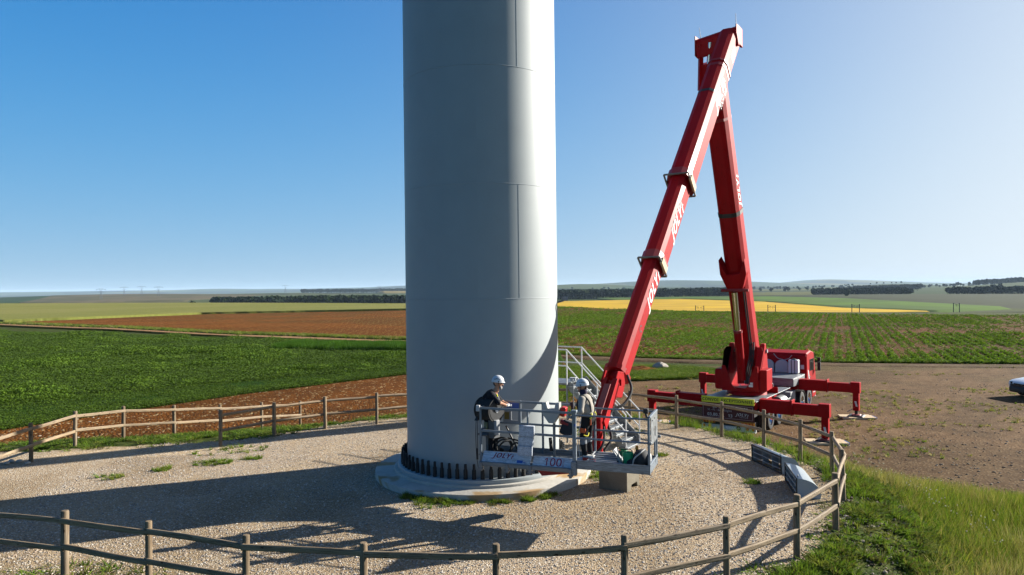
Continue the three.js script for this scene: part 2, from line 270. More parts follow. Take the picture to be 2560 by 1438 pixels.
setting('dirt_lane', drape([[-6, 69.5], [4.4, 65], [14.5, 59.6], [26.3, 55.3], [39, 52.8], [60, 50.5]], [[-6, 73], [4.6, 68], [14.9, 62.4], [27.2, 58.0], [40.6, 55.4], [62, 53]], 120, 6, 0.03, 0.0009, noiseTint(0.35, 0.65, 3, 4, [1.0, 0.97, 0.95], [0.78, 0.78, 0.74]), 0.5), M.hard);
// left: stony soil, lush field, track, ploughed field, wheat
setting('stony_soil', drape([[-60, 12], [-30, 20.5], [-19, 24.5], [-13, 27.2], [-9, 31.0], [-4, 32.5], [3, 31], [6, 31]], [[-70, 16], [-34, 29], [-24.7, 33.6], [-21.5, 38.3], [-17.4, 44.6], [-8.4, 54.2], [1.0, 60], [4.5, 62]], 150, 30, 0.03, 0.0006, noiseTint(0.4, 0.7, 4, 14, [1.1, 0.98, 0.72], [0.85, 0.8, 0.6]), 1.2), M.soil);
setting('lush_field', drape([[-70, 15.5], [-34, 28.6], [-24.7, 33.2], [-21.5, 38], [-17.4, 44.2], [-8.4, 54], [1.0, 59.5], [4.5, 61.5]], [[-150, 150], [-107, 136], [-86, 119], [-59.8, 106.6], [-36.9, 94.7], [-12.9, 83.1], [2.2, 76], [5, 74]], 140, 60, 0.12, 0.0012, noiseTint(0.4, 0.65, 14, 24, [1, 1, 1], [0.62, 0.72, 0.6]), 1.0), M.cropLeaf);
setting('dirt_track', drape([[-150, 166], [-107.8, 145.6], [-68.8, 121.5], [-39.1, 99.6], [-13.8, 85], [2, 79]], [[-156, 174], [-113, 151.5], [-72, 126.2], [-41, 103.4], [-14.5, 88.2], [2, 82]], 90, 8, 0.10, 0.0010, () => [2.2, 2.0, 1.8], 0.6, 0), M.hard);
setting('grass_verge', drape([[-156, 174], [-113, 151.5], [-72, 126.2], [-41, 103.4], [-14.5, 88.2], [2, 82]], [[-150, 181], [-112, 157], [-70.5, 130.5], [-40, 107], [-14.3, 91], [2, 84.6]], 90, 6, 0.16, 0.0014, noiseTint(0.3, 0.7, 5, 4, [0.7, 0.9, 0.5], [0.9, 1, 0.6]), 1.4), M.base);
setting('ploughed_field', drape([[-108, 154], [-90, 143], [-69, 130], [-39, 106.6], [-14, 90.6], [2, 84.3]], [[-109, 155], [-103, 166], [-86, 193], [-60, 201], [-32.1, 207.2], [5, 210]], 120, 50, 0.12, 0.0016, (x, d) => mix3(mix3([1.35, 1.1, 0.5], [1.02, 0.88, 0.42], smoothstep(fbm(x / 20, d / 9, 4, 0, 3), 0.35, 0.7)), [0.75, 0.95, 0.6], 0.55 * smoothstep(d + x * 0.62, 108, 88) * smoothstep(fbm(x / 4, d / 4, 3), 0.4, 0.6))), M.soil);
{
  const near = [[-210, 207], [-160, 182], [-114, 156.5], [-105, 165.5], [-86, 193], [-60, 201], [-32.1, 207.2], [5, 210], [12, 212]], far = [[-420, 470], [-380, 455], [-330, 442], [-265, 415], [-200, 388], [-140, 355], [-88, 320], [-20, 272], [14, 250]];
  const tint = noiseTint(0.35, 0.7, 30, 34, [1.0, 1.0, 1.0], [0.86, 0.92, 0.8]);
  setting('wheat_field', drape(near, far, 160, 40, 0.5, 0.0022, tint), M.wheat);
  setting('wheat_field_edge', gridGeo(300, 3, (s, t) => { const a = along(near, s), n = 0.5 * (vnoise(s * 260, 3) - 0.5); const d = a[1] - 0.25 * (1 - t) + n * (1 - t); return [a[0], ground(a[0], d) + 0.05 + (0.46 + 0.0022 * d) * t, d, [0.85, 0.95, 0.75]]; }), M.wheat);
}
// right: young crop in rows on soil, then railway strip, golden and green fields
const cropNear = [[-8, 74.5], [4.6, 68.6], [14.9, 62.8], [27.2, 58.4], [40.6, 55.8], [62, 53.4]], cropFar = [[-12, 262], [15.7, 240], [42, 186], [68.8, 156], [95, 138], [150, 128]];
setting('crop_field', drape(cropNear, cropFar, 120, 60, 0.03, 0.001, (x, d) => { const n = smoothstep(fbm(x / 12 + 3, d / 12, 4, 0, 51), 0.35, 0.65); return mix3([0.95, 0.85, 0.7], [0.62, 0.80, 0.45], n); }), M.soil);
setting('green_hillside', drape([[20, 330], [70, 300], [130, 270], [200, 260], [330, 270]], [[30, 505], [110, 500], [190, 488], [290, 480], [450, 470]], 80, 20, 0.2, 0.001, () => [0.085, 0.13, 0.045], 0), M.far);
setting('railway_bed', drape([[20, 478], [110, 480], [190, 478], [290, 474], [470, 468]], [[20, 490], [110, 490], [190, 488], [290, 482], [470, 476]], 60, 4, 0.6, 0.001, () => [0.06, 0.065, 0.05]), M.far);
setting('golden_field', drape([[40, 720], [56, 660], [136, 545], [182, 505], [233, 495], [296, 492]], [[60, 1035], [88, 1035], [263, 1097], [306, 850], [282, 600], [302, 503]], 90, 30, 0.6, 0.0012, noiseTint(0.35, 0.65, 60, 44, [1.15, 0.72, 0.03], [1.0, 0.62, 0.05])), M.far);
setting('bright_green_field', drape([[150, 1075], [266, 1100], [310, 853], [286, 602], [306, 504]], [[150, 1270], [307, 1280], [450, 1250], [470, 1000], [403, 560]], 90, 24, 0.8, 0.0014, noiseTint(0.35, 0.65, 80, 54, [0.16, 0.30, 0.02], [0.13, 0.23, 0.03])), M.far);
setting('olive_field', drape([[312, 1284], [454, 1254], [474, 1003], [407, 562]], [[330, 1340], [640, 1330], [900, 1150], [1000, 800]], 90, 12, 1.0, 0.0014, () => [0.09, 0.105, 0.045]), M.far);
// far left slopes
setting('tan_field', drape([[-1050, 1480], [-900, 1400], [-700, 1500]], [[-1700, 2600], [-1250, 2500], [-760, 2300]], 50, 30, 1.6, 0.0014, noiseTint(0.4, 0.6, 150, 61, [0.26, 0.21, 0.11], [0.19, 0.17, 0.08])), M.far);
setting('pale_wheat_field', drape([[-690, 1450], [-420, 1450], [-180, 1600]], [[-800, 2500], [-420, 2700], [-120, 2700]], 50, 30, 1.8, 0.0014, noiseTint(0.4, 0.6, 200, 71, [0.15, 0.18, 0.065], [0.10, 0.145, 0.05])), M.far);
setting('straw_field', drape([[-520, 2750], [-250, 2500], [20, 2300]], [[-640, 3300], [-250, 3350], [40, 3000]], 40, 16, 2.4, 0.0014, () => [0.42, 0.33, 0.12]), M.far);
setting('far_green_field', drape([[-1700, 1400], [-1250, 1450], [-1060, 1500]], [[-2300, 2300], [-1700, 2300], [-1480, 2300]], 30, 12, 1.6, 0.0014, () => [0.06, 0.11, 0.035]), M.far);

// ---------------------------------------------------------------- vegetation and loose stones
function tuftGeo(seed, n, spread, lean, wide = 0.035, seg = 2) {
  const R = rng(seed), pos = [], idx = [];
  for (let b = 0; b < n; b++) {
    const a = R() * 6.283, r = R() * spread, h = 0.55 + 0.45 * R(), l = lean * (0.3 + R()), w = wide * (0.6 + 0.8 * R()), f = R() * 6.283, x = Math.cos(a) * r, z = Math.sin(a) * r, k = pos.length / 3;
    for (let s = 0; s <= seg; s++) { const t = s / seg, ww = w * (1 - t * 0.92), ox = x + Math.cos(a) * l * t * t, oz = z + Math.sin(a) * l * t * t; pos.push(ox - Math.cos(f) * ww, h * t, oz - Math.sin(f) * ww, ox + Math.cos(f) * ww, h * t, oz + Math.sin(f) * ww); }
    for (let s = 0; s < seg; s++) { const q = k + s * 2; idx.push(q, q + 1, q + 2, q + 1, q + 3, q + 2); }
  }
  const g = new THREE.BufferGeometry(); g.setAttribute('position', new THREE.Float32BufferAttribute(pos, 3)); g.setIndex(idx); const o = g.toNonIndexed(); o.computeVertexNormals(); return clean(o);
}
function leafGeo(seed, n, R0, H, size) {                          // a loose clump of broad leaves
  const R = rng(seed), pos = [];
  for (let i = 0; i < n; i++) {
    const a = R() * 6.283, r = R0 * Math.sqrt(R()), y = H * (0.15 + 0.85 * R()) * (1 - 0.5 * (r / R0) ** 2), s = size * (0.6 + 0.8 * R()), c = V(Math.cos(a) * r, y, Math.sin(a) * r), q = new THREE.Quaternion().setFromEuler(new THREE.Euler((R() - 0.5) * 1.9, R() * 6.283, (R() - 0.5) * 1.9));
    const p = [V(-0.5, 0, 0), V(0, 0.08, 0.38), V(0.5, 0, 0), V(0, 0.08, -0.38)].map((v) => v.multiplyScalar(s).applyQuaternion(q).add(c));
    for (const k of [0, 1, 2, 0, 2, 3]) pos.push(p[k].x, p[k].y, p[k].z);
  }
  const g = new THREE.BufferGeometry(); g.setAttribute('position', new THREE.Float32BufferAttribute(pos, 3)); g.computeVertexNormals(); return clean(g);
}
const leafMat = (t = 0.3) => new THREE.MeshPhysicalMaterial({ color: 0xffffff, roughness: 1, specularIntensity: 0.15, transmission: t, thickness: 0, side: THREE.DoubleSide });
M.blade = leafMat(0.35); M.leaf = leafMat(0.25);
const C3 = (r, g, b) => new THREE.Color().setRGB(r, g, b);
function pick(R, list) { const c = list[Math.floor(R() * list.length)], k = 0.42 + 0.27 * R(); return C3(c[0] * k, c[1] * k, c[2] * k); }
const GREEN = [[0.18, 0.30, 0.02], [0.22, 0.34, 0.025], [0.14, 0.24, 0.02], [0.28, 0.33, 0.04]], DRY = [[0.46, 0.40, 0.10], [0.36, 0.35, 0.07], [0.52, 0.46, 0.18], [0.24, 0.32, 0.04]], DEEP = [[0.085, 0.155, 0.010], [0.105, 0.19, 0.012], [0.07, 0.13, 0.010], [0.12, 0.21, 0.015]];
const TUFT = [tuftGeo(1, 14, 0.16, 0.30), tuftGeo(2, 12, 0.12, 0.2), tuftGeo(3, 16, 0.2, 0.45)], TALL = [tuftGeo(4, 12, 0.14, 0.22, 0.010, 3), tuftGeo(5, 11, 0.12, 0.35, 0.011, 3)];
function scatter(name, label, geos, mat, n, seed, place, palette, parent) {      // place(R) => [x, d, size, height] or null
  const R = rng(seed), lists = geos.map(() => [[], []]);
  for (let i = 0; i < n; i++) { const q = place(R); if (!q) continue; const k = Math.floor(R() * geos.length); lists[k][0].push(TM(P(q[0], ground(q[0], q[1]) + (q[4] ?? -0.01), q[1]), R() * 6.283, q[2], q[3], q[2], R() * 0.15, R() * 6.28)); lists[k][1].push(pick(R, q[5] ?? palette)); }
  lists.forEach((l, k) => { if (l[0].length) stuff(name, label, geos[k], mat, l[0], l[1], parent); });
}
const inLine = (near, far, R) => { const s = R(), t = R(), a = along(near, s), b = along(far, s); return [lerp(a[0], b[0], t), lerp(a[1], b[1], t), t]; };
// lush left field
{
  const geos = [leafGeo(11, 40, 0.4, 0.36, 0.068), leafGeo(12, 40, 0.38, 0.40, 0.07), leafGeo(13, 40, 0.42, 0.42, 0.075)];
  const near = [[-34, 28.4], [-24.7, 33.2], [-21.5, 38], [-17.4, 44.2], [-8.4, 54], [1.0, 59.5]], far = [[-104, 136], [-86, 119], [-59.8, 106.6], [-36.9, 94.7], [-12.9, 83.1], [2.2, 76]];
  scatter('lush_plant', 'low leafy green plants filling the left field', geos, M.leaf, 56000, 101, (R) => { const s = R(), t = Math.pow(R(), 1.5), a = along(near, s), b = along(far, s), x = lerp(a[0], b[0], t), d = lerp(a[1], b[1], t), n = fbm(x / 6 + 3, d / 6 + 8, 3), edge = smoothstep(t, 0.1, 0.0) * 0.5, k = 0.8 + 0.7 * n + edge; return [x, d, k * (1 + t * 0.5), k * (0.6 + 0.5 * smoothstep(n, 0.5, 0.75)), 0.02, n > 0.56 ? [[0.12, 0.22, 0.018], [0.15, 0.25, 0.02], [0.09, 0.17, 0.014]] : undefined]; }, DEEP);
  // a taller, darker reedy patch near the far side with bare soil before it
  scatter('reed_clump', 'tall dark green grass growing in a hollow', [tuftGeo(14, 18, 0.4, 0.3, 0.03)], M.leaf, 2600, 102, (R) => { const s = R(), x = lerp(-26, -6, s), d = lerp(79, 75, s) + (R() - 0.5) * 9 * (0.5 + 0.5 * vnoise(s * 6, 4)); return [x, d, 1.0, 0.55 + 0.5 * R(), 0.05]; }, [[0.08, 0.2, 0.015], [0.06, 0.15, 0.012], [0.11, 0.24, 0.02]]);
  scatter('verge_grass', 'rough grass along the dirt track', [TUFT[0], TUFT[2]], M.leaf, 3000, 103, (R) => { const q = inLine([[-113, 152], [-72, 126.6], [-41, 103.8], [-14.5, 88.6], [2, 82.4]], [[-112, 156.6], [-70.5, 130], [-40, 106.6], [-14.3, 90.6], [2, 84.2]], R); return [q[0], q[1], 0.9, 0.25 + 0.3 * R(), 0.15]; }, GREEN.concat(DRY));
  scatter('soil_clod', 'loose clods and stones on the bare soil', [new THREE.DodecahedronGeometry(0.09, 0), new THREE.IcosahedronGeometry(0.07, 0)], M.leafless = dull([1, 1, 1]), 9000, 104, (R) => { const q = inLine([[-30, 20.7], [-19, 24.7], [-13, 27.4], [-9, 31.2], [-4, 32.7], [3, 31.2]], [[-34, 29], [-24.7, 33.6], [-21.5, 38.3], [-17.4, 44.6], [-8.4, 54.2], [1.0, 60]], R), k = 0.3 + 0.9 * R() * R(); return [q[0], q[1], k, k * 0.7, 0.03, R() > 0.96 ? [[0.5, 0.42, 0.32]] : undefined]; }, [[0.20, 0.10, 0.045], [0.26, 0.14, 0.06], [0.14, 0.07, 0.03]]);
}
// right field: young crop in rows
{
  const geos = [leafGeo(21, 9, 0.2, 0.2, 0.17), leafGeo(22, 8, 0.22, 0.22, 0.18), leafGeo(23, 7, 0.17, 0.16, 0.15)];
  const R = rng(201), lists = geos.map(() => [[], []]), dir = [0.423, 0.906], nor = [0.906, -0.423];
  for (let i = 0; i < 200000; i++) {
    const s = R(), t = Math.pow(R(), 1.35), a = along(cropNear, s), b = along(cropFar, s), x0 = lerp(a[0], b[0], t), d0 = lerp(a[1], b[1], t) - 0.3;
    let p = x0 * nor[0] + d0 * nor[1]; const q = x0 * dir[0] + d0 * dir[1], row = Math.round(p / 0.85); p = row * 0.85 + (R() + R() - 1) * 0.3;
    const x = p * nor[0] + q * dir[0], d = p * nor[1] + q * dir[1]; if (x / d > 0.88 || x / d < -0.05) continue;
    const thin = fbm(x / 14 + 3, d / 14, 4, 0, 51), wheel = ((row % 17) + 17) % 17 < 1 ? 0.3 : hash2(row, 5, 3) < 0.2 ? 0.35 : 1;
    if (R() > (0.25 + 1.1 * smoothstep(thin, 0.32, 0.6)) * wheel * 0.32) continue;
    const k = (0.65 + 0.5 * R()) * (1 + d / 400), m = Math.floor(R() * 3);
    lists[m][0].push(TM(P(x, ground(x, d) + 0.04 + 0.001 * d, d), R() * 6.283, k)); lists[m][1].push(pick(R, [[0.20, 0.33, 0.02], [0.24, 0.38, 0.025], [0.16, 0.27, 0.02]]));
  }
  lists.forEach((l, k) => stuff('crop_plant', 'young leafy crop growing in rows', geos[k], M.leaf, l[0], l[1]));
  scatter('verge_grass', 'bright grass strip along the crop edge', [TUFT[0], TUFT[2]], M.blade, 5500, 202, (R) => { const q = inLine([[-6, 73.2], [4.6, 68.2], [14.9, 62.5], [27.2, 58.1], [40.6, 55.5], [55, 53.7]], [[-8, 75.5], [4.6, 69.9], [14.9, 64.2], [27.2, 59.7], [40.6, 57.0], [55, 55]], R); return [q[0], q[1], 1.0, 0.10 + 0.14 * R(), 0.06]; }, GREEN);
  scatter('verge_grass', 'grass patch between lane and hardstand', [TUFT[0], TUFT[2]], M.blade, 7000, 203, (R) => { const a = R() * 6.283, r = Math.sqrt(R()), x = 8.5 + Math.cos(a) * r * 7.3, d = 53.4 + Math.sin(a) * r * 4.3; if (fbm(x / 2 + 4, d / 2, 3) < 0.36) return null; return [x, d, 1.1, 0.10 + 0.16 * R()]; }, GREEN);
  scatter('verge_grass', 'grass behind the tower', [TUFT[0], TUFT[2]], M.blade, 9000, 204, (R) => { const x = -9 + R() * 13, d = 30 + R() * 38; if (x / d < -0.11 || hardMask(x, d) || padSd(x, d) < 0.4 || d > 70 - x * 0.6) return null; return [x, d, 1.3, 0.16 + 0.2 * R()]; }, GREEN);
  scatter('dry_grass', 'thin dry grass on the hardstand', [TUFT[1], TUFT[2]], M.blade, 5200, 205, (R) => { const x = 6 + R() * 40, d = 21 + R() * 35; if (!hardMask(x, d) || fbm(x / 5 + 24, d / 3 + 2, 4) < 0.56) return null; return [x, d, 0.5, 0.08 + 0.12 * R()]; }, DRY);
  scatter('hardstand_stone', 'small loose stones lying on the hardstand', [new THREE.IcosahedronGeometry(0.045, 0)], M.leafless, 6000, 206, (R) => { const d = 20 + 36 * R() * R(), x = 3 + R() * (d * 0.78); if (!hardMask(x, d)) return null; const k = 0.35 + 1.1 * R() ** 4; return [x, d, k, k * 0.7, 0.012]; }, [[0.34, 0.27, 0.19], [0.26, 0.2, 0.14], [0.45, 0.38, 0.3]]);
}
// bank and fence line
{
  const near = (x, d) => padSd(x, d);
  scatter('bank_grass', 'tall grass on the bank below the pad', TALL, M.blade, 25000, 301, (R) => { const x = 6.5 + R() * 14.5, d = 10.5 + R() * 12.5, s = near(x, d); if (s < 1.5 || hardMask(x, d) || x / d > 0.98 || d > 23.2 - (x - 10) * 0.62) return null; const n = fbm(x / 1.5 + 9, d / 1.5 + 3, 3), f = smoothstep(s, 1.3, 4); if (R() > 0.2 + f * 0.9 || n < 0.3) return null; const h = (0.42 + 0.6 * n + 0.4 * R()) * (0.4 + 0.55 * f) * (0.6 + 0.4 * smoothstep(23.2 - (x - 10) * 0.62 - d, 0, 3)); return [x, d, 1.0, h, -0.02, n > 0.57 ? DRY : undefined]; }, GREEN.concat(DRY.slice(0, 2), [[0.34, 0.40, 0.03]]));
  scatter('bank_grass', 'short bright grass on the bank edge', TUFT, M.blade, 17000, 302, (R) => { const x = 3.5 + R() * 13.5, d = 10 + R() * 10.5, s = near(x, d), n = fbm(x / 1.1 + 19, d / 1.1 + 3, 4); if (s < 0.0 || hardMask(x, d) || s > 5.5 || n < (s < 2.8 ? 0.53 : 0.45) || x / d > 0.98 || (x < 5.2 && d > 13)) return null; return [x, d, 0.55, 0.10 + 0.22 * n * R()]; }, GREEN.concat([[0.2, 0.2, 0.04]]));
  scatter('bank_grass', 'weeds growing along the foot of the fence', TUFT, M.blade, 13000, 303, (R) => { const x = -16 + R() * 26, d = 9 + R() * 20, s = near(x, d), n = fbm(x / 1.3 + 29, d / 1.3 + 13, 4); if (s < -0.55 || s > 1.7 || hardMask(x, d)) return null; const back = d > 19 ? 0.42 : x > 4 ? 0.5 : x < -6 ? 0.44 : 0.6; if (n < back + (s < -0.1 ? 0.06 : 0)) return null; return [x, d, 0.6, 0.04 + 0.2 * (n - 0.35)]; }, GREEN.concat([[0.2, 0.2, 0.05]]));
  scatter('bank_grass', 'dense grass bank between pad and soil', TUFT, M.blade, 9000, 304, (R) => { const x = -24 + R() * 26, d = 18 + R() * 14, s = near(x, d); if (s < 0.05 || s > 3.4 || d < 19) return null; const n = fbm(x / 1.3 + 29, d / 1.3 + 13, 4); if (n < 0.36) return null; return [x, d, 0.6, 0.06 + 0.2 * n * R()]; }, GREEN.concat(DEEP));
  scatter('bank_grass', 'tall stems standing on the far bank', TALL, M.blade, 220, 305, (R) => { const a = lerp(-0.2, 1.9, R()), x = TC[0] + Math.sin(a) * (8.9 + R() * 0.9), d = TC[1] + Math.cos(a) * (8.9 + R() * 0.9); return [x, d, 0.7, 0.2 + 0.35 * R()]; }, GREEN);
  scatter('seed_head', 'pale seed heads standing above the tall grass', [new THREE.IcosahedronGeometry(0.016, 0)], M.leafless, 1500, 310, (R) => { const x = 8.5 + R() * 10, d = 12 + R() * 11, s = near(x, d); if (s < 2 || hardMask(x, d) || x / d > 0.98 || d > 22.6 - (x - 10) * 0.62 || fbm(x / 1.2 + 9, d / 1.2 + 3, 3) < 0.48) return null; return [x, d, 0.7 + 0.6 * R(), 1.2, 0.35 + 0.4 * R()]; }, [[1.3, 1.2, 0.85], [1.1, 0.95, 0.6]]);
  // round the foundation
  scatter('plinth_weed', 'grass along the front foot of the foundation', TUFT, M.blade, 420, 306, (R) => { const a = lerp(-0.65, 0.75, R()), r = 3.0 + R() * R() * 0.3, n = vnoise(a * 13 + 3, 4); if (n < 0.46) return null; return [TC[0] + Math.sin(a) * r, TC[1] - Math.cos(a) * r, 0.3, 0.05 + 0.14 * n * R(), 0]; }, GREEN.concat([[0.2, 0.17, 0.05]]));
  const spots = [[-11.0, 19.2, 0.30], [-10.0, 19.9, 0.22], [-9.0, 20.6, 0.38], [-8.7, 20.7, 0.3], [-7.9, 21.1, 0.2], [-9.4, 22.0, 0.5], [-8.6, 22.3, 0.55], [6.1, 17.9, 0.14], [4.4, 20.9, 0.16], [2.9, 24.3, 0.7], [4.0, 24.6, 0.7], [2.1, 18.9, 0.35], [2.3, 18.5, 0.3], [-1.9, 16.4, 0.35]];
  scatter('gravel_weed', 'small weed tufts growing through the gravel', TUFT, M.blade, 260, 307, (R) => { const s = spots[Math.floor(R() * spots.length)], a = R() * 6.283, r = s[2] * Math.sqrt(R()); return [s[0] + Math.cos(a) * r * 1.4, s[1] + Math.sin(a) * r, 0.35, 0.05 + 0.11 * R(), 0]; }, GREEN);
  scatter('bank_stone', 'pale stones showing on the bank', [new THREE.DodecahedronGeometry(0.035, 0), new THREE.IcosahedronGeometry(0.03, 0)], M.leafless, 16000, 308, (R) => { const x = 3 + R() * 12, d = 9.5 + R() * 15, s = near(x, d); if (s < -0.4 || s > 3.6 || hardMask(x, d) || fbm(x / 1.1 + 19, d / 1.1 + 3, 4) > 0.56) return null; const k = 0.4 + 1.2 * R() ** 3; return [x, d, k, k * 0.7, 0.0]; }, [[0.40, 0.33, 0.25], [0.5, 0.43, 0.34], [0.28, 0.21, 0.14]]);
  scatter('gravel_stone', 'crushed limestone pieces lying on the pad', [new THREE.DodecahedronGeometry(0.02, 0), new THREE.IcosahedronGeometry(0.018, 0)], M.leafless, 90000, 309, (R) => { const x = -12 + R() * 21, d = 9.8 + 17 * R() ** 1.5; if (padEdge(x, d) > -0.1 || Math.hypot(x - TC[0], d - TC[1]) < 2.97 || Math.abs(x / d) > 0.8) return null; const k = 0.45 + 0.9 * R() ** 3; return [x, d, k, k * 0.65, 0.014]; }, [[0.64, 0.57, 0.46], [0.80, 0.73, 0.63], [0.48, 0.41, 0.33], [0.36, 0.33, 0.31], [0.60, 0.47, 0.36]]);
}
// woods: crowns of many small leaf faces
function treeGeo(seed, n) {
  const R = rng(seed), pos = [], lobes = []; for (let i = 0; i < 7; i++) lobes.push([(R() - 0.5) * 0.42, 0.42 + R() * 0.38, (R() - 0.5) * 0.42, 0.16 + R() * 0.12]);
  for (let i = 0; i < n; i++) { const l = lobes[i % 7], u = R() * 2 - 1, a = R() * 6.283, r = l[3] * (0.75 + 0.3 * R()), q = Math.sqrt(1 - u * u), c = V(l[0] + Math.cos(a) * q * r, l[1] + u * r, l[2] + Math.sin(a) * q * r), s = 0.05 + 0.05 * R(), e = new THREE.Quaternion().setFromEuler(new THREE.Euler(R() * 6.3, R() * 6.3, R() * 6.3)); const p = [V(-s, 0, -s), V(s, 0, -s), V(s, 0, s), V(-s, 0, s)].map((v) => v.applyQuaternion(e).add(c)); for (const k of [0, 1, 2, 0, 2, 3]) pos.push(p[k].x, p[k].y, p[k].z); }
  const g = new THREE.BufferGeometry(); g.setAttribute('position', new THREE.Float32BufferAttribute(pos, 3)); g.computeVertexNormals(); return clean(g);
}
const crownGeo = [treeGeo(31, 170), treeGeo(32, 170), treeGeo(33, 170)], trunkGeo = clean(cyl(V(0, -0.05, 0), V(0, 0.55, 0), 0.03, 0.015, 6));
const treeBoth = crownGeo.map((g) => merge([g, trunkGeo]));
const WOOD = [[0.028, 0.05, 0.014], [0.022, 0.042, 0.013], [0.035, 0.058, 0.016], [0.026, 0.045, 0.02]];
function wood(label, n, seed, region, h0, h1) { scatter('woodland', label, treeBoth, M.leafless, n, seed, (R) => { const q = region(R); if (!q) return null; const h = lerp(h0, h1, R()); return [q[0], q[1], h * 1.15, h, -0.4]; }, WOOD); }
wood('dark wood behind the wheat field', 620, 401, (R) => { const u = lerp(-0.425, -0.10, R()), d = 900 + R() * 120; return u > -0.22 && R() < 0.25 ? null : [u * d, d]; }, 11, 14.5);
wood('wood beyond the golden field', 900, 402, (R) => { const u = lerp(0.02, 0.315, R()), d = 1295 + R() * 230; return [u * d, d]; }, 13, 18);
wood('wood at the foot of the right hill', 1100, 403, (R) => { const u = lerp(0.43, 0.86, R()), d = 1330 + R() * 300 - (u - 0.4) * 300; return fbm(u * 20, d / 200, 2) < 0.42 ? null : [u * d, d]; }, 9, 15);
wood('wood on the crest of the right hill', 520, 404, (R) => { const u = lerp(0.66, 0.86, R()), d = 2620 + R() * 260; return [u * d, d]; }, 14, 20);
wood('small wood on the middle slope', 240, 405, (R) => { const u = lerp(0.49, 0.585, R()), d = 2250 + R() * 150; return [u * d, d]; }, 12, 17);
wood('wood on the far left ridge', 500, 406, (R) => { const u = lerp(-0.30, -0.10, R()), d = 3500 + R() * 160; return [u * d, d]; }, 14, 20);
wood('hedges and copses in the valley', 900, 407, (R) => { const u = lerp(0.02, 0.7, R()), d = 1700 + R() * 2600; return fbm(u * 14 + 3, d / 260, 3, 0, 8) < 0.58 ? null : [u * d, d]; }, 10, 16);

// ---------------------------------------------------------------- turbine tower on its foundation
{
  const base = P(TC[0], 0, TC[1]), R0 = 2.1;
  const f = thing('concrete_foundation', 'round stained concrete foundation under the white tower', 'foundation', base);
  const disc = (r, y0, y1, b = 0.025, seg = 96) => { const g = lathe([[0.01, y0], [r, y0], [r, y1 - b], [r - b * 0.3, y1 - b * 0.3], [r - b, y1], [0.01, y1]], seg), p = g.attributes.position, uv = g.attributes.uv; for (let i = 0; i < p.count; i++) uv.setXY(i, p.getX(i) + (Math.abs(p.getY(i) - y1) > 0.02 ? p.getY(i) : 0), p.getZ(i) + p.getY(i)); return toCreasedNormals(g, 0.6); };
  part(f, 'slab', disc(2.97, -0.25, 0.18), M.concrete);
  part(f, 'grout_ring', disc(2.46, 0.175, 0.25, 0.03), M.concrete);
  const t = thing('turbine_tower', 'huge white steel wind turbine tower rising out of the picture', 'tower', base, 0);
  part(t, 'base_flange', [disc(2.36, 0.248, 0.35, 0.02)], M.tower);
  const YS = [0.352, 4.80, 7.70, 10.66, 13.6, 16.55, 19.5, 24, 30, 38, 48, 60], rad = (y) => R0 - Math.max(0, y - 20) * 0.008;
  for (let i = 0; i + 1 < YS.length; i++) {
    const y0 = YS[i], y1 = YS[i + 1], g = new THREE.CylinderGeometry(rad(y1), rad(y0), y1 - y0 - 0.004, 128, 1, true); g.translate(0, (y0 + y1) / 2, 0);
    const uv = g.attributes.uv; for (let k = 0; k < uv.count; k++) uv.setXY(k, uv.getX(k) * 13.2, y0 + uv.getY(k) * (y1 - y0));
    const s = part(t, 'shell_section', g, M.tower);
    const a = i % 2 ? 0.515 : 2.6;       // lengthwise weld
    part(s, 'weld_seam', box(0.011, y1 - y0 - 0.03, 0.005, Math.sin(a) * (rad(y0) + 0.001), (y0 + y1) / 2, Math.cos(a) * (rad(y0) + 0.001), 0, a, 0, 0.004), M.seam);
    if (i) { const w = new THREE.TorusGeometry(rad(y0) - 0.003, 0.009, 6, 128); w.rotateX(Math.PI / 2); w.translate(0, y0, 0); part(s, 'weld_seam', w, M.seam); }
  }
  const bolt = lathe([[0.001, 0.37], [0.030, 0.37], [0.034, 0.36], [0.036, 0.25], [0.050, 0.22], [0.052, 0.02], [0.056, 0.0], [0.001, 0.0]], 10);
  for (let i = 0; i < 66; i++) { const a = (i + 0.3) / 66 * 6.2832, b = part(t, 'anchor_bolt', bolt, M.rubber); b.position.set(Math.sin(a) * 2.23, 0.351, Math.cos(a) * 2.23); b.rotation.y = a; }
  // lamp and camera on the far right side of the shell
  part(t, 'wall_lamp', [box(0.16, 0.12, 0.2, 2.33, 4.75, -0.2), bar(V(2.0, 4.62, -0.3), V(2.3, 4.7, -0.22), 0.05)], M.grey);
}
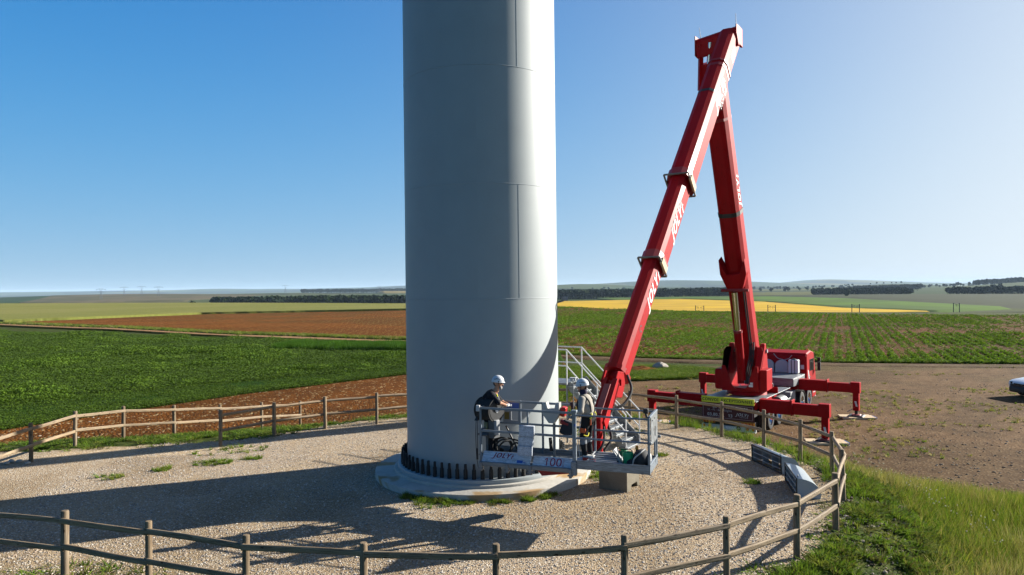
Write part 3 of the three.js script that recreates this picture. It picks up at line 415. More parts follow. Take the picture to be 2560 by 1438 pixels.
// entrance stair behind the tower
{
  const top = P(2.33, 1.95, 23.7), foot = P(4.055, 0, 22.57), run = foot.clone().sub(top).setY(0), L = run.length(); run.normalize();
  const side = V(-run.z, 0, run.x).multiplyScalar(run.x > 0 && -run.z > 0 ? 1 : 1); if (side.z < 0) side.negate();   // towards the viewer
  const s = thing('entrance_stair', 'galvanised steel stair with white handrails beside the tower', 'stair');
  const W = 1.05, n = 11, at = (t, w, h = 0) => top.clone().addScaledVector(run, L * t).addScaledVector(side, w).setY(1.95 * (1 - t) + h);
  for (const w of [0, W - 0.12]) {
    const ang = Math.atan2(1.95, L), len = Math.hypot(1.95, L) + 0.2;
    const pts = [[-0.05, -0.06], [0.03, 0.2], [len - 0.35, 0.2], [len - 0.1, -0.14], [len - 0.30, -0.16], [0.2, -0.16]];
    const g = extrude(w ? pts.map((p) => [p[0], p[1] * 0.7 - 0.06]) : pts, 0.012, [], 0); g.rotateZ(-ang); g.rotateY(Math.atan2(-run.z, run.x)); const q = at(0, w); g.translate(q.x, q.y, q.z);
    const st = part(s, 'stringer', g, M.alu);
    if (!w) for (let k = 0; k < n; k += 2) for (const o of [0.05, 0.13]) { const c = at((k + 0.6) / n + o * 0.35, 0.014, 0.04); part(st, 'bolt', cyl(c, c.clone().addScaledVector(side, 0.02), 0.018, 0.018, 8), M.grey); };
  }
  for (let k = 0; k < n; k++) { const c = at((k + 0.55) / n, 0.015), e = at((k + 0.55) / n, W); part(s, 'tread', [bar(c.clone().setY(c.y - 0.02), e.clone().setY(e.y - 0.02), 0.26, 0.035), bar(c.clone().addScaledVector(run, 0.13).setY(c.y - 0.045), e.clone().addScaledVector(run, 0.13).setY(e.y - 0.045), 0.02, 0.07)], M.alu); }
  const back = run.clone().multiplyScalar(-1.15);
  part(s, 'landing', (() => { const a = at(0, 0.0).add(back), g = []; for (let i = 0; i < 9; i++) { const w = 0.05 + i * 0.12; g.push(bar(at(0, w, -0.02).add(back), at(0, w, -0.02), 0.1, 0.035)); } g.push(bar(a.clone().setY(1.82), at(0, 0).setY(1.82), 0.012, 0.2)); return g; })(), M.alu);
  for (const w of [0, W]) {
    for (const t of [0.0, 0.53, 1.0]) part(s, 'handrail_post', cyl(at(t, w, -0.05), at(t, w, 1.09), 0.021, 0.021, 8), M.white);
    for (const h of [1.09, 0.56]) { part(s, 'handrail', cyl(at(0, w, h), at(1, w, h), 0.021, 0.021, 8), M.white); part(s, 'landing_rail', cyl(at(0, w, h).add(back), at(0, w, h), 0.021, 0.021, 8), M.white); }
    for (const h of [0]) for (const q of [back, V(0, 0, 0)]) part(s, 'landing_leg', cyl(at(0, w, -0.05).add(q), at(0, w, 0).add(q).setY(0), 0.03, 0.03, 8), M.alu);
  }
}
// ---------------------------------------------------------------- wooden fences
{
  const RING = [[-12.1, 13.35], [-9.98, 12.98], [-8.02, 12.47], [-6.21, 11.87], [-4.28, 11.11], [-2.32, 10.72], [-0.29, 10.60], [1.70, 10.93], [3.55, 11.77], [5.21, 12.95], [6.60, 14.40], [7.72, 16.45], [8.40, 18.5], [8.25, 20.17], [7.79, 21.82], [6.96, 23.45], [5.79, 24.92], [4.37, 26.28], [2.6, 27.3], [0.6, 27.9], [-1.4, 27.9], [-3.3, 27.4], [-5.15, 26.38], [-6.88, 25.58], [-8.33, 24.35], [-9.58, 22.87]];
  const SIDE = [[-14.3, 18.9], [-14.48, 21.0], [-14.42, 23.0], [-13.88, 24.9], [-12.75, 26.3], [-11.81, 28.2], [-10.89, 30.3], [-9.9, 32.5]];
  const R = rng(77);
  function postGeo(r, h) { const g = lathe([[0.001, -0.45], [r, -0.45], [r * 1.02, 0.3], [r, h - 0.02], [r * 0.86, h], [0.001, h + 0.006]], 12), p = g.attributes.position, uv = g.attributes.uv; for (let i = 0; i < p.count; i++) uv.setXY(i, Math.atan2(p.getX(i), p.getZ(i)) / 6.283 * 0.8 + 0.3, p.getY(i) + 0.5); return toCreasedNormals(g, 0.7); }
  const posts = [0.056, 0.06, 0.064].map((r) => postGeo(r, 1.19));
  function railGeo(a, b, r, seed) {           // half-round pole, flat side against the posts
    const v = b.clone().sub(a), L = v.length() + 0.06, g = new THREE.CylinderGeometry(r * 0.93, r, L, 12, 10), p = g.attributes.position, uv = g.attributes.uv, Q = rng(seed), o1 = Q() * 6, o2 = Q() * 6;
    for (let i = 0; i < p.count; i++) { const y = p.getY(i); p.setX(i, p.getX(i) + 0.012 * Math.sin(y * 1.3 + o1)); p.setZ(i, Math.max(p.getZ(i), -r * 0.45) + 0.012 * Math.sin(y * 1.7 + o2)); uv.setXY(i, Math.atan2(p.getX(i), p.getZ(i)) / 6.283 * 0.6 + Q() * 0.0 + seed * 0.137, y); }
    const y = v.clone().normalize(), z = V(0, 1, 0).cross(y).normalize(), m = new THREE.Matrix4().makeBasis(y.clone().cross(z), y, z); g.computeVertexNormals(); g.applyMatrix4(m); g.translate((a.x + b.x) / 2, (a.y + b.y) / 2, (a.z + b.z) / 2); return g;
  }
  const tones = [[1, 1, 1], [0.86, 0.84, 0.8], [1.1, 1.06, 1.0]].map((c) => texMat(T.wood, 0.004, 0.82, { color: new THREE.Color().setRGB(...c).multiplyScalar(0.62), specularIntensity: 0.5 })), lightTones = [[1.25, 1.2, 1.12], [1.1, 1.08, 1.05]].map((c) => texMat(T.wood, 0.003, 0.75, { color: new THREE.Color().setRGB(...c).multiplyScalar(0.66), specularIntensity: 0.6 }));
  function fence(label, list, inward) {
    const f = thing('wooden_fence', label, 'fence', V(0, 0, 0), 0, 'post and rail fences round the pad');
    let prev = null;
    list.forEach(([x, d], i) => {
      const gy = ground(x, d), p = part(f, 'post', posts[Math.floor(R() * 3)], tones[Math.floor(R() * 3)]); p.position.copy(P(x, gy, d)); p.rotation.set((R() - 0.5) * 0.035, R() * 6.28, (R() - 0.5) * 0.035);
      if (prev) for (const h of [1.03, 0.54]) { const j = () => (R() - 0.5) * 0.04; const a = P(prev[0], prev[2] + h + j(), prev[1]), b = P(x, gy + h + j(), d), o = b.clone().sub(a).cross(V(0, 1, 0)).normalize().multiplyScalar(inward * 0.045); part(f, 'rail', railGeo(a.add(o), b.add(o), 0.048 + 0.006 * R(), Math.floor(R() * 1000)), lightTones[Math.floor(R() * 2)]); }
      prev = [x, d, gy];
    });
  }
  fence('weathered round-pole fence curving in a ring round the tower', RING, 1);
  fence('short post and rail fence running off beside the ploughed soil', SIDE, 1);
}
// ---------------------------------------------------------------- concrete block under the platform
{
  const a = P(2.77, 0, 17.193), b = P(2.133, 0, 17.597), u = b.clone().sub(a), w = u.length(); u.normalize();
  const o = thing('concrete_block', 'bare concrete block with a fork notch under the work platform', 'block', a.clone(), Math.atan2(u.z, -u.x));
  const H = 0.72, D = 0.78, pts = [[0, 0], [0, H], [D, H], [D, 0], [D - 0.1, 0], [D - 0.16, 0.14], [0.28, 0.14], [0.22, 0]];
  const g = extrude(pts, w - 0.03, [], 0.015); g.rotateY(Math.PI / 2); g.translate(-w / 2, 0, 0);
  const uv = g.attributes.uv, p = g.attributes.position; for (let i = 0; i < uv.count; i++) uv.setXY(i, p.getX(i) + p.getZ(i), p.getY(i) + p.getX(i) * 0.3);
  part(o, 'block_body', g, M.block);
}
// ---------------------------------------------------------------- ventilation hoods lying inside the fence
function hood(pos, ry, label, tiltX = 0) {
  const o = thing('ventilation_hood', label, 'ventilation hood', pos, ry, 'dismounted ventilation hoods');
  const L = 1.5, H = 0.46, D = 0.52, mat = M.hoodPaint ??= std([0.42, 0.47, 0.50], 0.28, 0.1);
  // local: x = length, open face towards +z, curved back to -z
  const arc = []; for (let i = 0; i <= 12; i++) { const a = i / 12 * Math.PI / 2; arc.push([-Math.sin(a) * D, H * 0.25 + Math.cos(a) * H * 0.75]); }
  const shell = []; for (let i = 0; i < 12; i++) { const [z0, y0] = arc[i], [z1, y1] = arc[i + 1]; const g = box(L, Math.hypot(z1 - z0, y1 - y0) + 0.004, 0.012, 0, 0, 0, 0, 0, 0, 0); g.rotateX(-(Math.atan2(z1 - z0, -(y1 - y0)) + Math.PI)); g.translate(0, (y0 + y1) / 2, (z0 + z1) / 2); shell.push(g); }
  shell.push(box(L, H * 0.25, 0.012, 0, H * 0.125, -D));
  part(o, 'curved_shell', shell, mat);
  for (const s of [-1, 1]) { const g = extrude([[0, 0], [0, H], ...arc.map((p) => [p[0], p[1]]), [-D, 0]], 0.014, [], 0); g.rotateY(-Math.PI / 2); g.rotateY(Math.PI); g.translate(s * L / 2, 0, 0); g.scale(1, 1, 1); const bb = new THREE.Box3().setFromBufferAttribute(g.attributes.position); if (bb.max.z > 0.1) { g.rotateY(Math.PI); g.translate(0, 0, 0); const c = new THREE.Box3().setFromBufferAttribute(g.attributes.position); g.translate(s * L / 2 - (c.min.x + c.max.x) / 2, 0, 0); } part(o, 'end_cap', g, mat); }
  part(o, 'face_frame', [box(L + 0.06, 0.035, 0.03, 0, H + 0.005, 0.012), box(L + 0.06, 0.035, 0.03, 0, 0.018, 0.012), box(0.035, H, 0.03, -L / 2, H / 2, 0.012), box(0.035, H, 0.03, L / 2, H / 2, 0.012)], M.black);
  for (let i = 0; i < 3; i++) part(o, 'louvre_blade', box(L - 0.05, 0.012, 0.17, 0, 0.09 + i * 0.145, -0.06, -0.5), mat);
  for (const x of [-L / 6, L / 6]) part(o, 'divider', box(0.012, H - 0.04, 0.2, x, H / 2, -0.12), mat);
  part(o, 'lifting_eye', put(new THREE.TorusGeometry(0.03, 0.008, 6, 12), L / 2 - 0.08, H + 0.045, -0.03), M.alu);
  o.rotation.order = 'YXZ'; o.rotation.x = tiltX;
  return o;
}
hood(P(7.02, 0.01, 19.46), Math.atan2(-0.98, 0.18), 'grey metal ventilation hood lying with its louvred opening towards the tower', 0.03);
hood(P(6.85, 0.01, 17.32), Math.atan2(-0.97, -0.20), 'pale ventilation hood showing its glossy curved back near the fence corner', 0.0);

// ---------------------------------------------------------------- lettering
const font = await new FontLoader().loadAsync('fonts/droid/droid_sans_bold.typeface.json');
const fontThin = await new FontLoader().loadAsync('fonts/droid/droid_sans_regular.typeface.json');
function letters(text, size, { slant = 0, stretch = 1, f = font, center = true } = {}) {
  const g = new THREE.ShapeGeometry(f.generateShapes(text, size), 3); g.computeBoundingBox(); const b = g.boundingBox;
  if (center) g.translate(-(b.min.x + b.max.x) / 2, -(b.min.y + b.max.y) / 2, 0);
  g.applyMatrix4(new THREE.Matrix4().set(stretch, slant, 0, 0, 0, 1, 0, 0, 0, 0, 1, 0, 0, 0, 0, 1)); return g;
}
// the firm's mark: slanted name, a leaning figure after it
function mark(size, sub = true) {
  const list = [letters('JOLY', size, { slant: 0.35, stretch: 1.15 })], w = size * 1.95;
  const fig = new THREE.ShapeGeometry(shapeOf([[0, -0.5], [0.16, -0.5], [0.34, 0.05], [0.56, 0.0], [0.5, 0.16], [0.36, 0.2], [0.44, 0.5], [0.3, 0.42], [0.2, 0.12], [0.04, 0.16], [0.14, 0.02]].map((p) => [p[0] * size * 1.05, p[1] * size])));
  list.push(put(fig, w, 0, 0)); if (sub) list.push(put(letters('LOCATION', size * 0.34, { slant: 0.35, f: fontThin, stretch: 1.3 }), size * 0.9, -size * 0.75, 0));
  return list;
}
// ---------------------------------------------------------------- truck with aerial boom
const TR = thing('boom_truck', 'red truck-mounted aerial lift with outriggers spread on the hardstand', 'truck', P(9.75, 0, 31.14), -0.631);
TR.position.y = ground(9.75, 31.14) + 0.0;
const TY = TR.position.y;
{
  const t = TR;
  // chassis
  part(t, 'chassis', [box(0.9, 0.28, 9.3, 0, 0.95, -4.3), box(0.25, 0.18, 2.2, -0.75, 0.8, -0.6), box(0.25, 0.18, 2.2, 0.75, 0.8, -0.6)], M.black);
  part(t, 'sub_frame', [box(1.3, 0.34, 8.6, 0, 1.24, -3.9), box(2.35, 0.3, 1.2, 0, 1.34, 0.0), box(2.35, 0.3, 1.0, 0, 1.38, -6.75)], M.red);
  // plated decks
  part(t, 'rear_deck', [box(2.45, 0.04, 1.1, 0, 1.535, 0.06), box(0.6, 0.04, 4.2, 0.93, 1.50, -2.7), box(0.6, 0.04, 4.2, -0.93, 1.50, -2.7)], M.alu);
  const fd = part(t, 'front_deck', [box(2.45, 0.05, 2.3, 0, 1.86, -6.5)], M.alu); part(fd, 'deck_side', [box(0.04, 0.36, 2.2, 1.21, 1.66, -6.5), box(2.4, 0.36, 0.04, 0, 1.66, -5.38)], M.alu);
  part(t, 'side_step', [box(0.05, 0.3, 1.0, 1.22, 1.36, -1.15, 0, 0, 0), box(0.7, 0.28, 0.05, 0.9, 1.66, -2.6)], M.red);
  part(t, 'side_guard', [box(0.05, 0.1, 2.6, 1.2, 0.72, -4.0), box(0.05, 0.1, 2.6, 1.2, 0.98, -4.0), box(0.05, 0.45, 0.05, 1.2, 0.85, -3.2), box(0.05, 0.45, 0.05, 1.2, 0.85, -4.9)], M.alu);
  part(t, 'valve_box', [box(0.5, 0.5, 0.9, 0.95, 1.0, -5.4)], M.grey);
  part(t, 'grab_handle', tube([V(0.85, 1.52, -2.9), V(0.85, 1.85, -2.95), V(0.85, 1.85, -3.2), V(0.85, 1.52, -3.25)], 0.018, 16, 6), M.greyLight);
  part(t, 'fuel_tank', put(new THREE.CylinderGeometry(0.3, 0.3, 0.9, 20), 0.92, 0.9, -4.0, Math.PI / 2, 0, 0), M.alu);
  // wheels
  const tyre = lathe([[0.30, -0.15], [0.44, -0.155], [0.50, -0.13], [0.515, -0.05], [0.515, 0.05], [0.50, 0.13], [0.44, 0.155], [0.30, 0.15]], 32), rim = lathe([[0.001, 0.02], [0.09, 0.04], [0.10, -0.04], [0.2, -0.06], [0.24, 0.03], [0.305, 0.08], [0.31, 0.14], [0.29, 0.15]], 28);
  const hubs = []; for (let k = 0; k < 10; k++) hubs.push(cyl(V(Math.cos(k * 0.628) * 0.16, -0.06, Math.sin(k * 0.628) * 0.16), V(Math.cos(k * 0.628) * 0.16, -0.01, Math.sin(k * 0.628) * 0.16), 0.016, 0.016, 6));
  const nutGeo = merge(hubs);
  for (const z of [-1.55, -2.9, -7.1, -8.55]) for (const s of [-1, 1]) {
    const y = 0.515; const w = part(t, 'wheel', tyre, M.rubber); w.position.set(s * 1.08, y, z); w.rotation.z = -s * Math.PI / 2;
    part(w, 'rim', rim, M.chrome); const nb = part(w, 'wheel_nuts', nutGeo, M.grey); nb.userData.kind = 'stuff';
    if (z > -4) { const w2 = part(t, 'wheel', tyre, M.rubber); w2.position.set(s * 0.74, y, z); w2.rotation.z = -s * Math.PI / 2; }
    part(t, 'mudguard', (() => { const pts = []; for (let k = 0; k <= 10; k++) { const a = lerp(0.35, 2.79, k / 10); pts.push([Math.cos(a) * 0.6, Math.sin(a) * 0.6]); } for (let k = 10; k >= 0; k--) { const a = lerp(0.35, 2.79, k / 10); pts.push([Math.cos(a) * 0.575, Math.sin(a) * 0.575]); } const g = extrude(pts, 0.34, [], 0); g.rotateY(Math.PI / 2); g.translate(s * 1.07, y, z); return g; })(), M.black);
  }
  for (const z of [-1.55, -2.9, -7.1, -8.55]) part(t, 'axle', cyl(V(-1, 0.515, z), V(1, 0.515, z), 0.07, 0.07, 10), M.black);
  // cab
  const prof = [[-8.05, 0.75], [-8.05, 2.72], [-8.15, 2.86], [-9.0, 2.95], [-9.55, 2.80], [-9.98, 1.75], [-10.05, 1.0], [-9.95, 0.55], [-9.2, 0.55], [-9.15, 1.15], [-8.0, 1.15], [-7.95, 0.75]].map((p) => [-p[0], p[1]]);
  const cab = (() => { const g = extrude([[8.05, 1.1], [8.05, 2.74], [8.14, 2.86], [8.9, 2.96], [9.5, 2.84], [9.72, 2.3], [9.92, 1.6], [10.0, 0.95], [9.9, 0.5], [9.15, 0.5], [9.15, 1.1]], 2.36, [], 0.06); g.rotateY(Math.PI / 2); return g; })();
  const c = part(t, 'cab', cab, M.red);
  part(c, 'windscreen', (() => { const g = box(2.0, 0.86, 0.02, 0, 0, 0); g.rotateX(-0.29); g.translate(0, 2.0, -9.90); return g; })(), M.blackGloss);
  for (const s of [-1, 1]) {
    const d = part(c, 'side_window', box(0.02, 0.62, 0.9, s * 1.247, 2.25, -9.05), M.blackGloss); part(c, 'door_handle', box(0.03, 0.05, 0.18, s * 1.26, 1.65, -8.6), M.black);
    part(c, 'mirror', [box(0.16, 0.46, 0.1, s * 1.46, 2.10, -9.75), box(0.16, 0.2, 0.1, s * 1.46, 2.48, -9.75)], M.black); part(c, 'mirror_arm', [cyl(V(s * 1.2, 2.62, -9.55), V(s * 1.5, 2.55, -9.75), 0.02, 0.02, 6), cyl(V(s * 1.2, 1.85, -9.75), V(s * 1.5, 1.9, -9.75), 0.02, 0.02, 6)], M.black);
    part(c, 'white_stripe', put(new THREE.ShapeGeometry(shapeOf([[-0.35, 0.4], [-0.2, 0.4], [0.2, -0.5], [0.02, -0.5]])), s * 1.252, 1.62, -8.55, 0, s * Math.PI / 2, 0), M.white);
    part(c, 'cab_step', [box(0.3, 0.06, 0.5, s * 1.1, 0.72, -9.55)], M.grey);
  }
  part(c, 'beacon', cyl(V(1.0, 2.9, -9.2), V(1.0, 3.06, -9.2), 0.07, 0.06, 12), M.orange);
  part(c, 'roof_hatch', box(0.7, 0.05, 0.6, 0, 2.96, -8.85), M.redFaded);
  part(c, 'front_bumper', box(2.4, 0.4, 0.2, 0, 0.62, -10.0), M.greyLight); part(c, 'headlight', box(0.3, 0.16, 0.04, 0.9, 0.72, -10.11), M.chrome); part(c, 'headlight', box(0.3, 0.16, 0.04, -0.9, 0.72, -10.11), M.chrome);
  // spreader tanks and water drums against the cab's rear wall
  const arch = (w, h) => { const p = [[-w / 2, 0], [w / 2, 0], [w / 2, h * 0.55]]; for (let k = 1; k < 8; k++) { const a = k / 8 * Math.PI; p.push([Math.cos(a) * w / 2, h * 0.55 + Math.sin(a) * h * 0.45]); } p.push([-w / 2, h * 0.55]); return p; };
  for (const x of [-0.72, 0.02]) part(t, 'mud_flap_cover', (() => { const g = extrude(arch(0.62, 0.62), 0.14, [], 0.03); g.translate(x, 1.9, -7.85); return g; })(), M.greyLight);
  const can = part(t, 'water_canister', box(0.5, 0.72, 0.42, 0.72, 2.26, -7.55, 0, 0, 0, 0.05), M.white); part(can, 'canister_strap', [box(0.03, 0.7, 0.02, 0.64, 2.26, -7.325), box(0.03, 0.7, 0.02, 0.80, 2.26, -7.325), box(0.24, 0.03, 0.2, 0.72, 2.635, -7.5)], M.black); part(can, 'cap', cyl(V(0.72, 2.62, -7.55), V(0.72, 2.68, -7.55), 0.07, 0.07, 12), M.black);
  part(t, 'air_hose', [tube([V(-0.45, 2.85, -8.0), V(-0.2, 2.62, -7.9), V(0.05, 2.56, -7.9), V(0.2, 2.5, -7.9)], 0.018, 16, 6), tube([V(0.5, 2.8, -8.0), V(0.35, 2.62, -7.9), V(0.15, 2.56, -7.9)], 0.015, 16, 6)], M.greyLight);
  part(t, 'rear_wall_plate', box(0.18, 0.22, 0.01, 1.02, 2.2, -7.975), M.whiteText);
  part(t, 'rope_hook', [cyl(V(-1.0, 1.95, -7.4), V(-1.0, 2.45, -7.4), 0.02, 0.02, 6)], M.black);
  // rear sign, lamps, bar
  const Z = 0.66;
  const rs = part(t, 'rear_board', box(2.3, 0.72, 0.04, 0, 1.02, Z), std([0.10, 0.006, 0.010], 0.5));
  part(rs, 'board_outline', [box(2.2, 0.018, 0.006, 0, 1.31, Z + 0.024, 0, 0, 0, 0), box(2.2, 0.018, 0.006, 0, 0.74, Z + 0.024, 0, 0, 0, 0), box(0.018, 0.57, 0.006, -1.09, 1.025, Z + 0.024, 0, 0, 0, 0), box(0.018, 0.57, 0.006, 1.09, 1.025, Z + 0.024, 0, 0, 0, 0)], M.redFaded2 = std([0.5, 0.32, 0.32], 0.6));
  part(rs, 'lettering', [put(letters('de 9 à 100 Metres', 0.115, { slant: 0.3, stretch: 1.15 }), 0.12, 1.22, Z + 0.024), put(letters('VL - PL - 4x4 - Engins', 0.085, { f: fontThin }), -0.35, 1.06, Z + 0.024), put(letters('03.80.36.', 0.135, {}), -0.52, 0.865, Z + 0.024), put(letters('13', 0.135, {}), 0.12, 0.865, Z + 0.024), ...mark(0.13).map((g) => put(g, 0.6, 0.93, Z + 0.024))], M.boardText = std([0.62, 0.56, 0.56], 0.6));
  const ys = part(t, 'warning_sign', box(2.32, 0.27, 0.05, 0, 1.52, Z + 0.01), M.yellow, 'yellow strip sign with black capitals'); part(ys, 'lettering', put(letters('CONVOI  EXCEPTIONNEL', 0.125, { stretch: 1.1 }), 0, 1.52, Z + 0.038), M.black);
  part(t, 'ochre_strip', box(2.32, 0.06, 0.05, 0, 0.635, Z), std([0.45, 0.2, 0.015], 0.6));
  part(t, 'bumper_bar', [box(2.4, 0.16, 0.1, 0, 0.32, Z - 0.12), box(2.42, 0.03, 0.16, 0, 0.225, Z - 0.05)], M.greyLight);
  part(t, 'rear_panel', box(2.3, 0.34, 0.06, 0, 0.46, Z - 0.2), M.black);
  for (const s of [-1, 1]) {
    const rb = part(t, 'reflector_board', box(0.56, 0.13, 0.02, s * 0.86, 0.54, Z - 0.06), M.orange); const st = []; for (let k = 0; k < 4; k++) st.push(put(new THREE.ShapeGeometry(shapeOf([[0, -0.062], [0.06, -0.062], [0.0, 0.062], [-0.06, 0.062]])), s * 0.86 - 0.2 + k * 0.14, 0.54, Z - 0.047)); part(rb, 'stripes', st, M.redLamp);
    part(t, 'tail_lamp', [box(0.10, 0.12, 0.05, s * 1.08, 0.34, Z - 0.05), put(new THREE.SphereGeometry(0.07, 12, 8), s * 0.84, 0.34, Z - 0.06)], M.redLamp);
  }
  part(t, 'number_plate', box(0.52, 0.11, 0.01, 0.15, 0.32, Z - 0.063), M.white); part(t, 'blue_tag', box(0.08, 0.12, 0.01, 0.52, 0.54, Z - 0.05), M.blue);
  part(t, 'tow_eye', put(new THREE.TorusGeometry(0.07, 0.025, 8, 16), 0.45, 0.34, Z - 0.06), M.black);

  // outriggers: [z, beam bottom, beam top]
  for (const [z, y0, y1] of [[0.0, 1.05, 1.62], [-6.57, 1.22, 1.76]]) for (const s of [-1, 1]) {
    const h = y1 - y0, ym = (y0 + y1) / 2, o = part(t, 'outrigger_beam', [box(1.35, h, 0.4, s * 1.9, ym, z), box(0.06, h + 0.09, 0.48, s * 2.56, ym + 0.02, z)], M.red);
    part(o, 'inner_beam', [box(1.3, h - 0.10, 0.31, s * 3.1, ym - 0.02, z), box(0.42, h - 0.02, 0.36, s * 3.83, ym + 0.01, z)], M.red);
    part(o, 'jack_column', box(0.27, 0.95, 0.27, s * 3.85, y0 - 0.36, z), M.red); part(o, 'jack_rod', cyl(V(s * 3.85, 0.16, z), V(s * 3.85, y0 - 0.7, z), 0.075, 0.075, 14), M.black);
    part(o, 'hazard_tag', put(new THREE.ShapeGeometry(shapeOf([[-0.07, 0.13], [0.02, 0.13], [0.08, -0.13], [-0.01, -0.13]])), s * 3.86, y0 - 0.5, z + 0.137), M.white);
    part(o, 'jack_handle', cyl(V(s * 3.7, y0 - 0.78, z + 0.05), V(s * 3.45, y0 - 0.92, z + 0.1), 0.015, 0.015, 6), M.grey);
    if (s > 0 || z > -1) {
      const q = TR.localToWorld(V(s * 3.85, 0, z)); const gy = ground(q.x, -q.z), L = thing('jacking_mat', ['timber mat under the jack at the truck tail', 'timber mat under the jack beside the truck cab', 'timber mat under the far left jack of the truck'][s < 0 ? 2 : z < -1 ? 1 : 0], 'mat', V(q.x, gy + 0.012, q.z), -0.631 + 0.55, 'timber mats under the outriggers');
      for (let k = 0; k < 5; k++) part(L, 'plank', box(1.55 + 0.06 * ((k * 7) % 3 - 1), 0.09, 0.17, 0.02 * (k % 2), 0.045, (k - 2) * 0.18), M.pine);
      const pl = part(L, 'steel_plate', put(new THREE.CylinderGeometry(0.44, 0.48, 0.05, 4), 0, 0.116, 0, 0, 0.2, 0), M.black); part(pl, 'foot_plate', put(new THREE.CylinderGeometry(0.24, 0.27, 0.04, 4), 0, 0.16, 0, 0, 0.2, 0), M.redFaded);
      part(L, 'corner_tape', box(0.06, 0.094, 0.5, 0.79, 0.046, 0.14), M.blue);
    }
  }
  // turret, turned towards the platform
  const eW = V(-0.54, 0, 0.8417), tur = part(t, 'turret', [put(new THREE.CylinderGeometry(0.85, 0.92, 0.16, 32), 0, 1.60, -2.0), put(new THREE.CylinderGeometry(0.78, 0.82, 0.2, 32), 0, 1.74, -2.0)], M.red);
  const q = TR.worldToLocal(P(10.8, 0, 32.7)); q.y = 0;
  // local frame of the turret: +z towards the platform
  const ang = Math.atan2(eW.x, eW.z) + 0.631, Tm = (g) => put(g, q.x, 0, q.z, 0, ang, 0);
  const sidePts = [[-1.15, 1.75], [-1.15, 2.45], [-1.0, 3.1], [-0.75, 3.78], [-0.5, 3.78], [-0.28, 3.2], [0.15, 2.55], [0.75, 2.2], [0.75, 1.75]];
  for (const s of [-1, 1]) { const g = extrude(sidePts, 0.16, [], 0.02); g.rotateY(-Math.PI / 2); g.translate(s * 0.72, 0, 0); part(tur, 'side_plate', Tm(g), M.red); }
  const U = [[-0.68, 2.85]]; for (let k = 0; k <= 12; k++) { const a = Math.PI + k / 12 * Math.PI; U.push([Math.cos(a) * 0.46, 2.3 + Math.sin(a) * 0.55]); } U.push([0.68, 2.85], [0.8, 2.85], [0.8, 1.72], [-0.8, 1.72], [-0.8, 2.85]);
  part(tur, 'front_plate', Tm(put(extrude(U, 0.08, [], 0.01), 0, 0, 0.78)), M.red);
  for (const s of [-1, 1]) { const g = extrude([[-0.10, -0.6], [0.12, -0.45], [0.16, 0.55], [0.06, 0.75], [-0.14, 0.75]], 0.1, [], 0.01); g.scale(s, 1, 1); part(tur, 'gusset', Tm(put(g, s * 0.74, 3.0, 0.35, -0.55)), M.red); }
  part(tur, 'oil_tank', Tm(box(0.42, 0.95, 1.3, -0.98, 2.2, 0.05, 0, 0, 0, 0.09)), M.red); part(tur, 'control_cabinet', Tm(box(0.34, 0.95, 1.1, 0.98, 2.22, 0.05, 0, 0, 0, 0.03)), M.red);
  part(tur, 'maker_label', [Tm(box(0.18, 0.10, 0.01, 0.5, 1.98, 0.832, 0, 0, 0, 0)), Tm(box(0.12, 0.09, 0.011, 0.53, 2.09, 0.832, 0, 0, 0, 0))], M.white);
  part(tur, 'lock_pin', Tm(put(new THREE.TorusGeometry(0.045, 0.012, 6, 16), 0.02, 2.0, 0.835)), M.greyLight);
  part(tur, 'pivot_pin', Tm(cyl(V(-0.9, 3.45, -0.72), V(0.9, 3.45, -0.72), 0.09, 0.09, 16)), M.grey);
  part(tur, 'hose_bundle', [-0.08, 0.0, 0.09].map((x) => Tm(tube([V(0.28 + x, 2.0, 0.5), V(0.34 + x, 2.6, 0.62), V(0.42 + x, 3.3, 0.35), V(0.36 + x, 3.9, 0.0)], 0.035, 16, 6))), M.rubber);
}
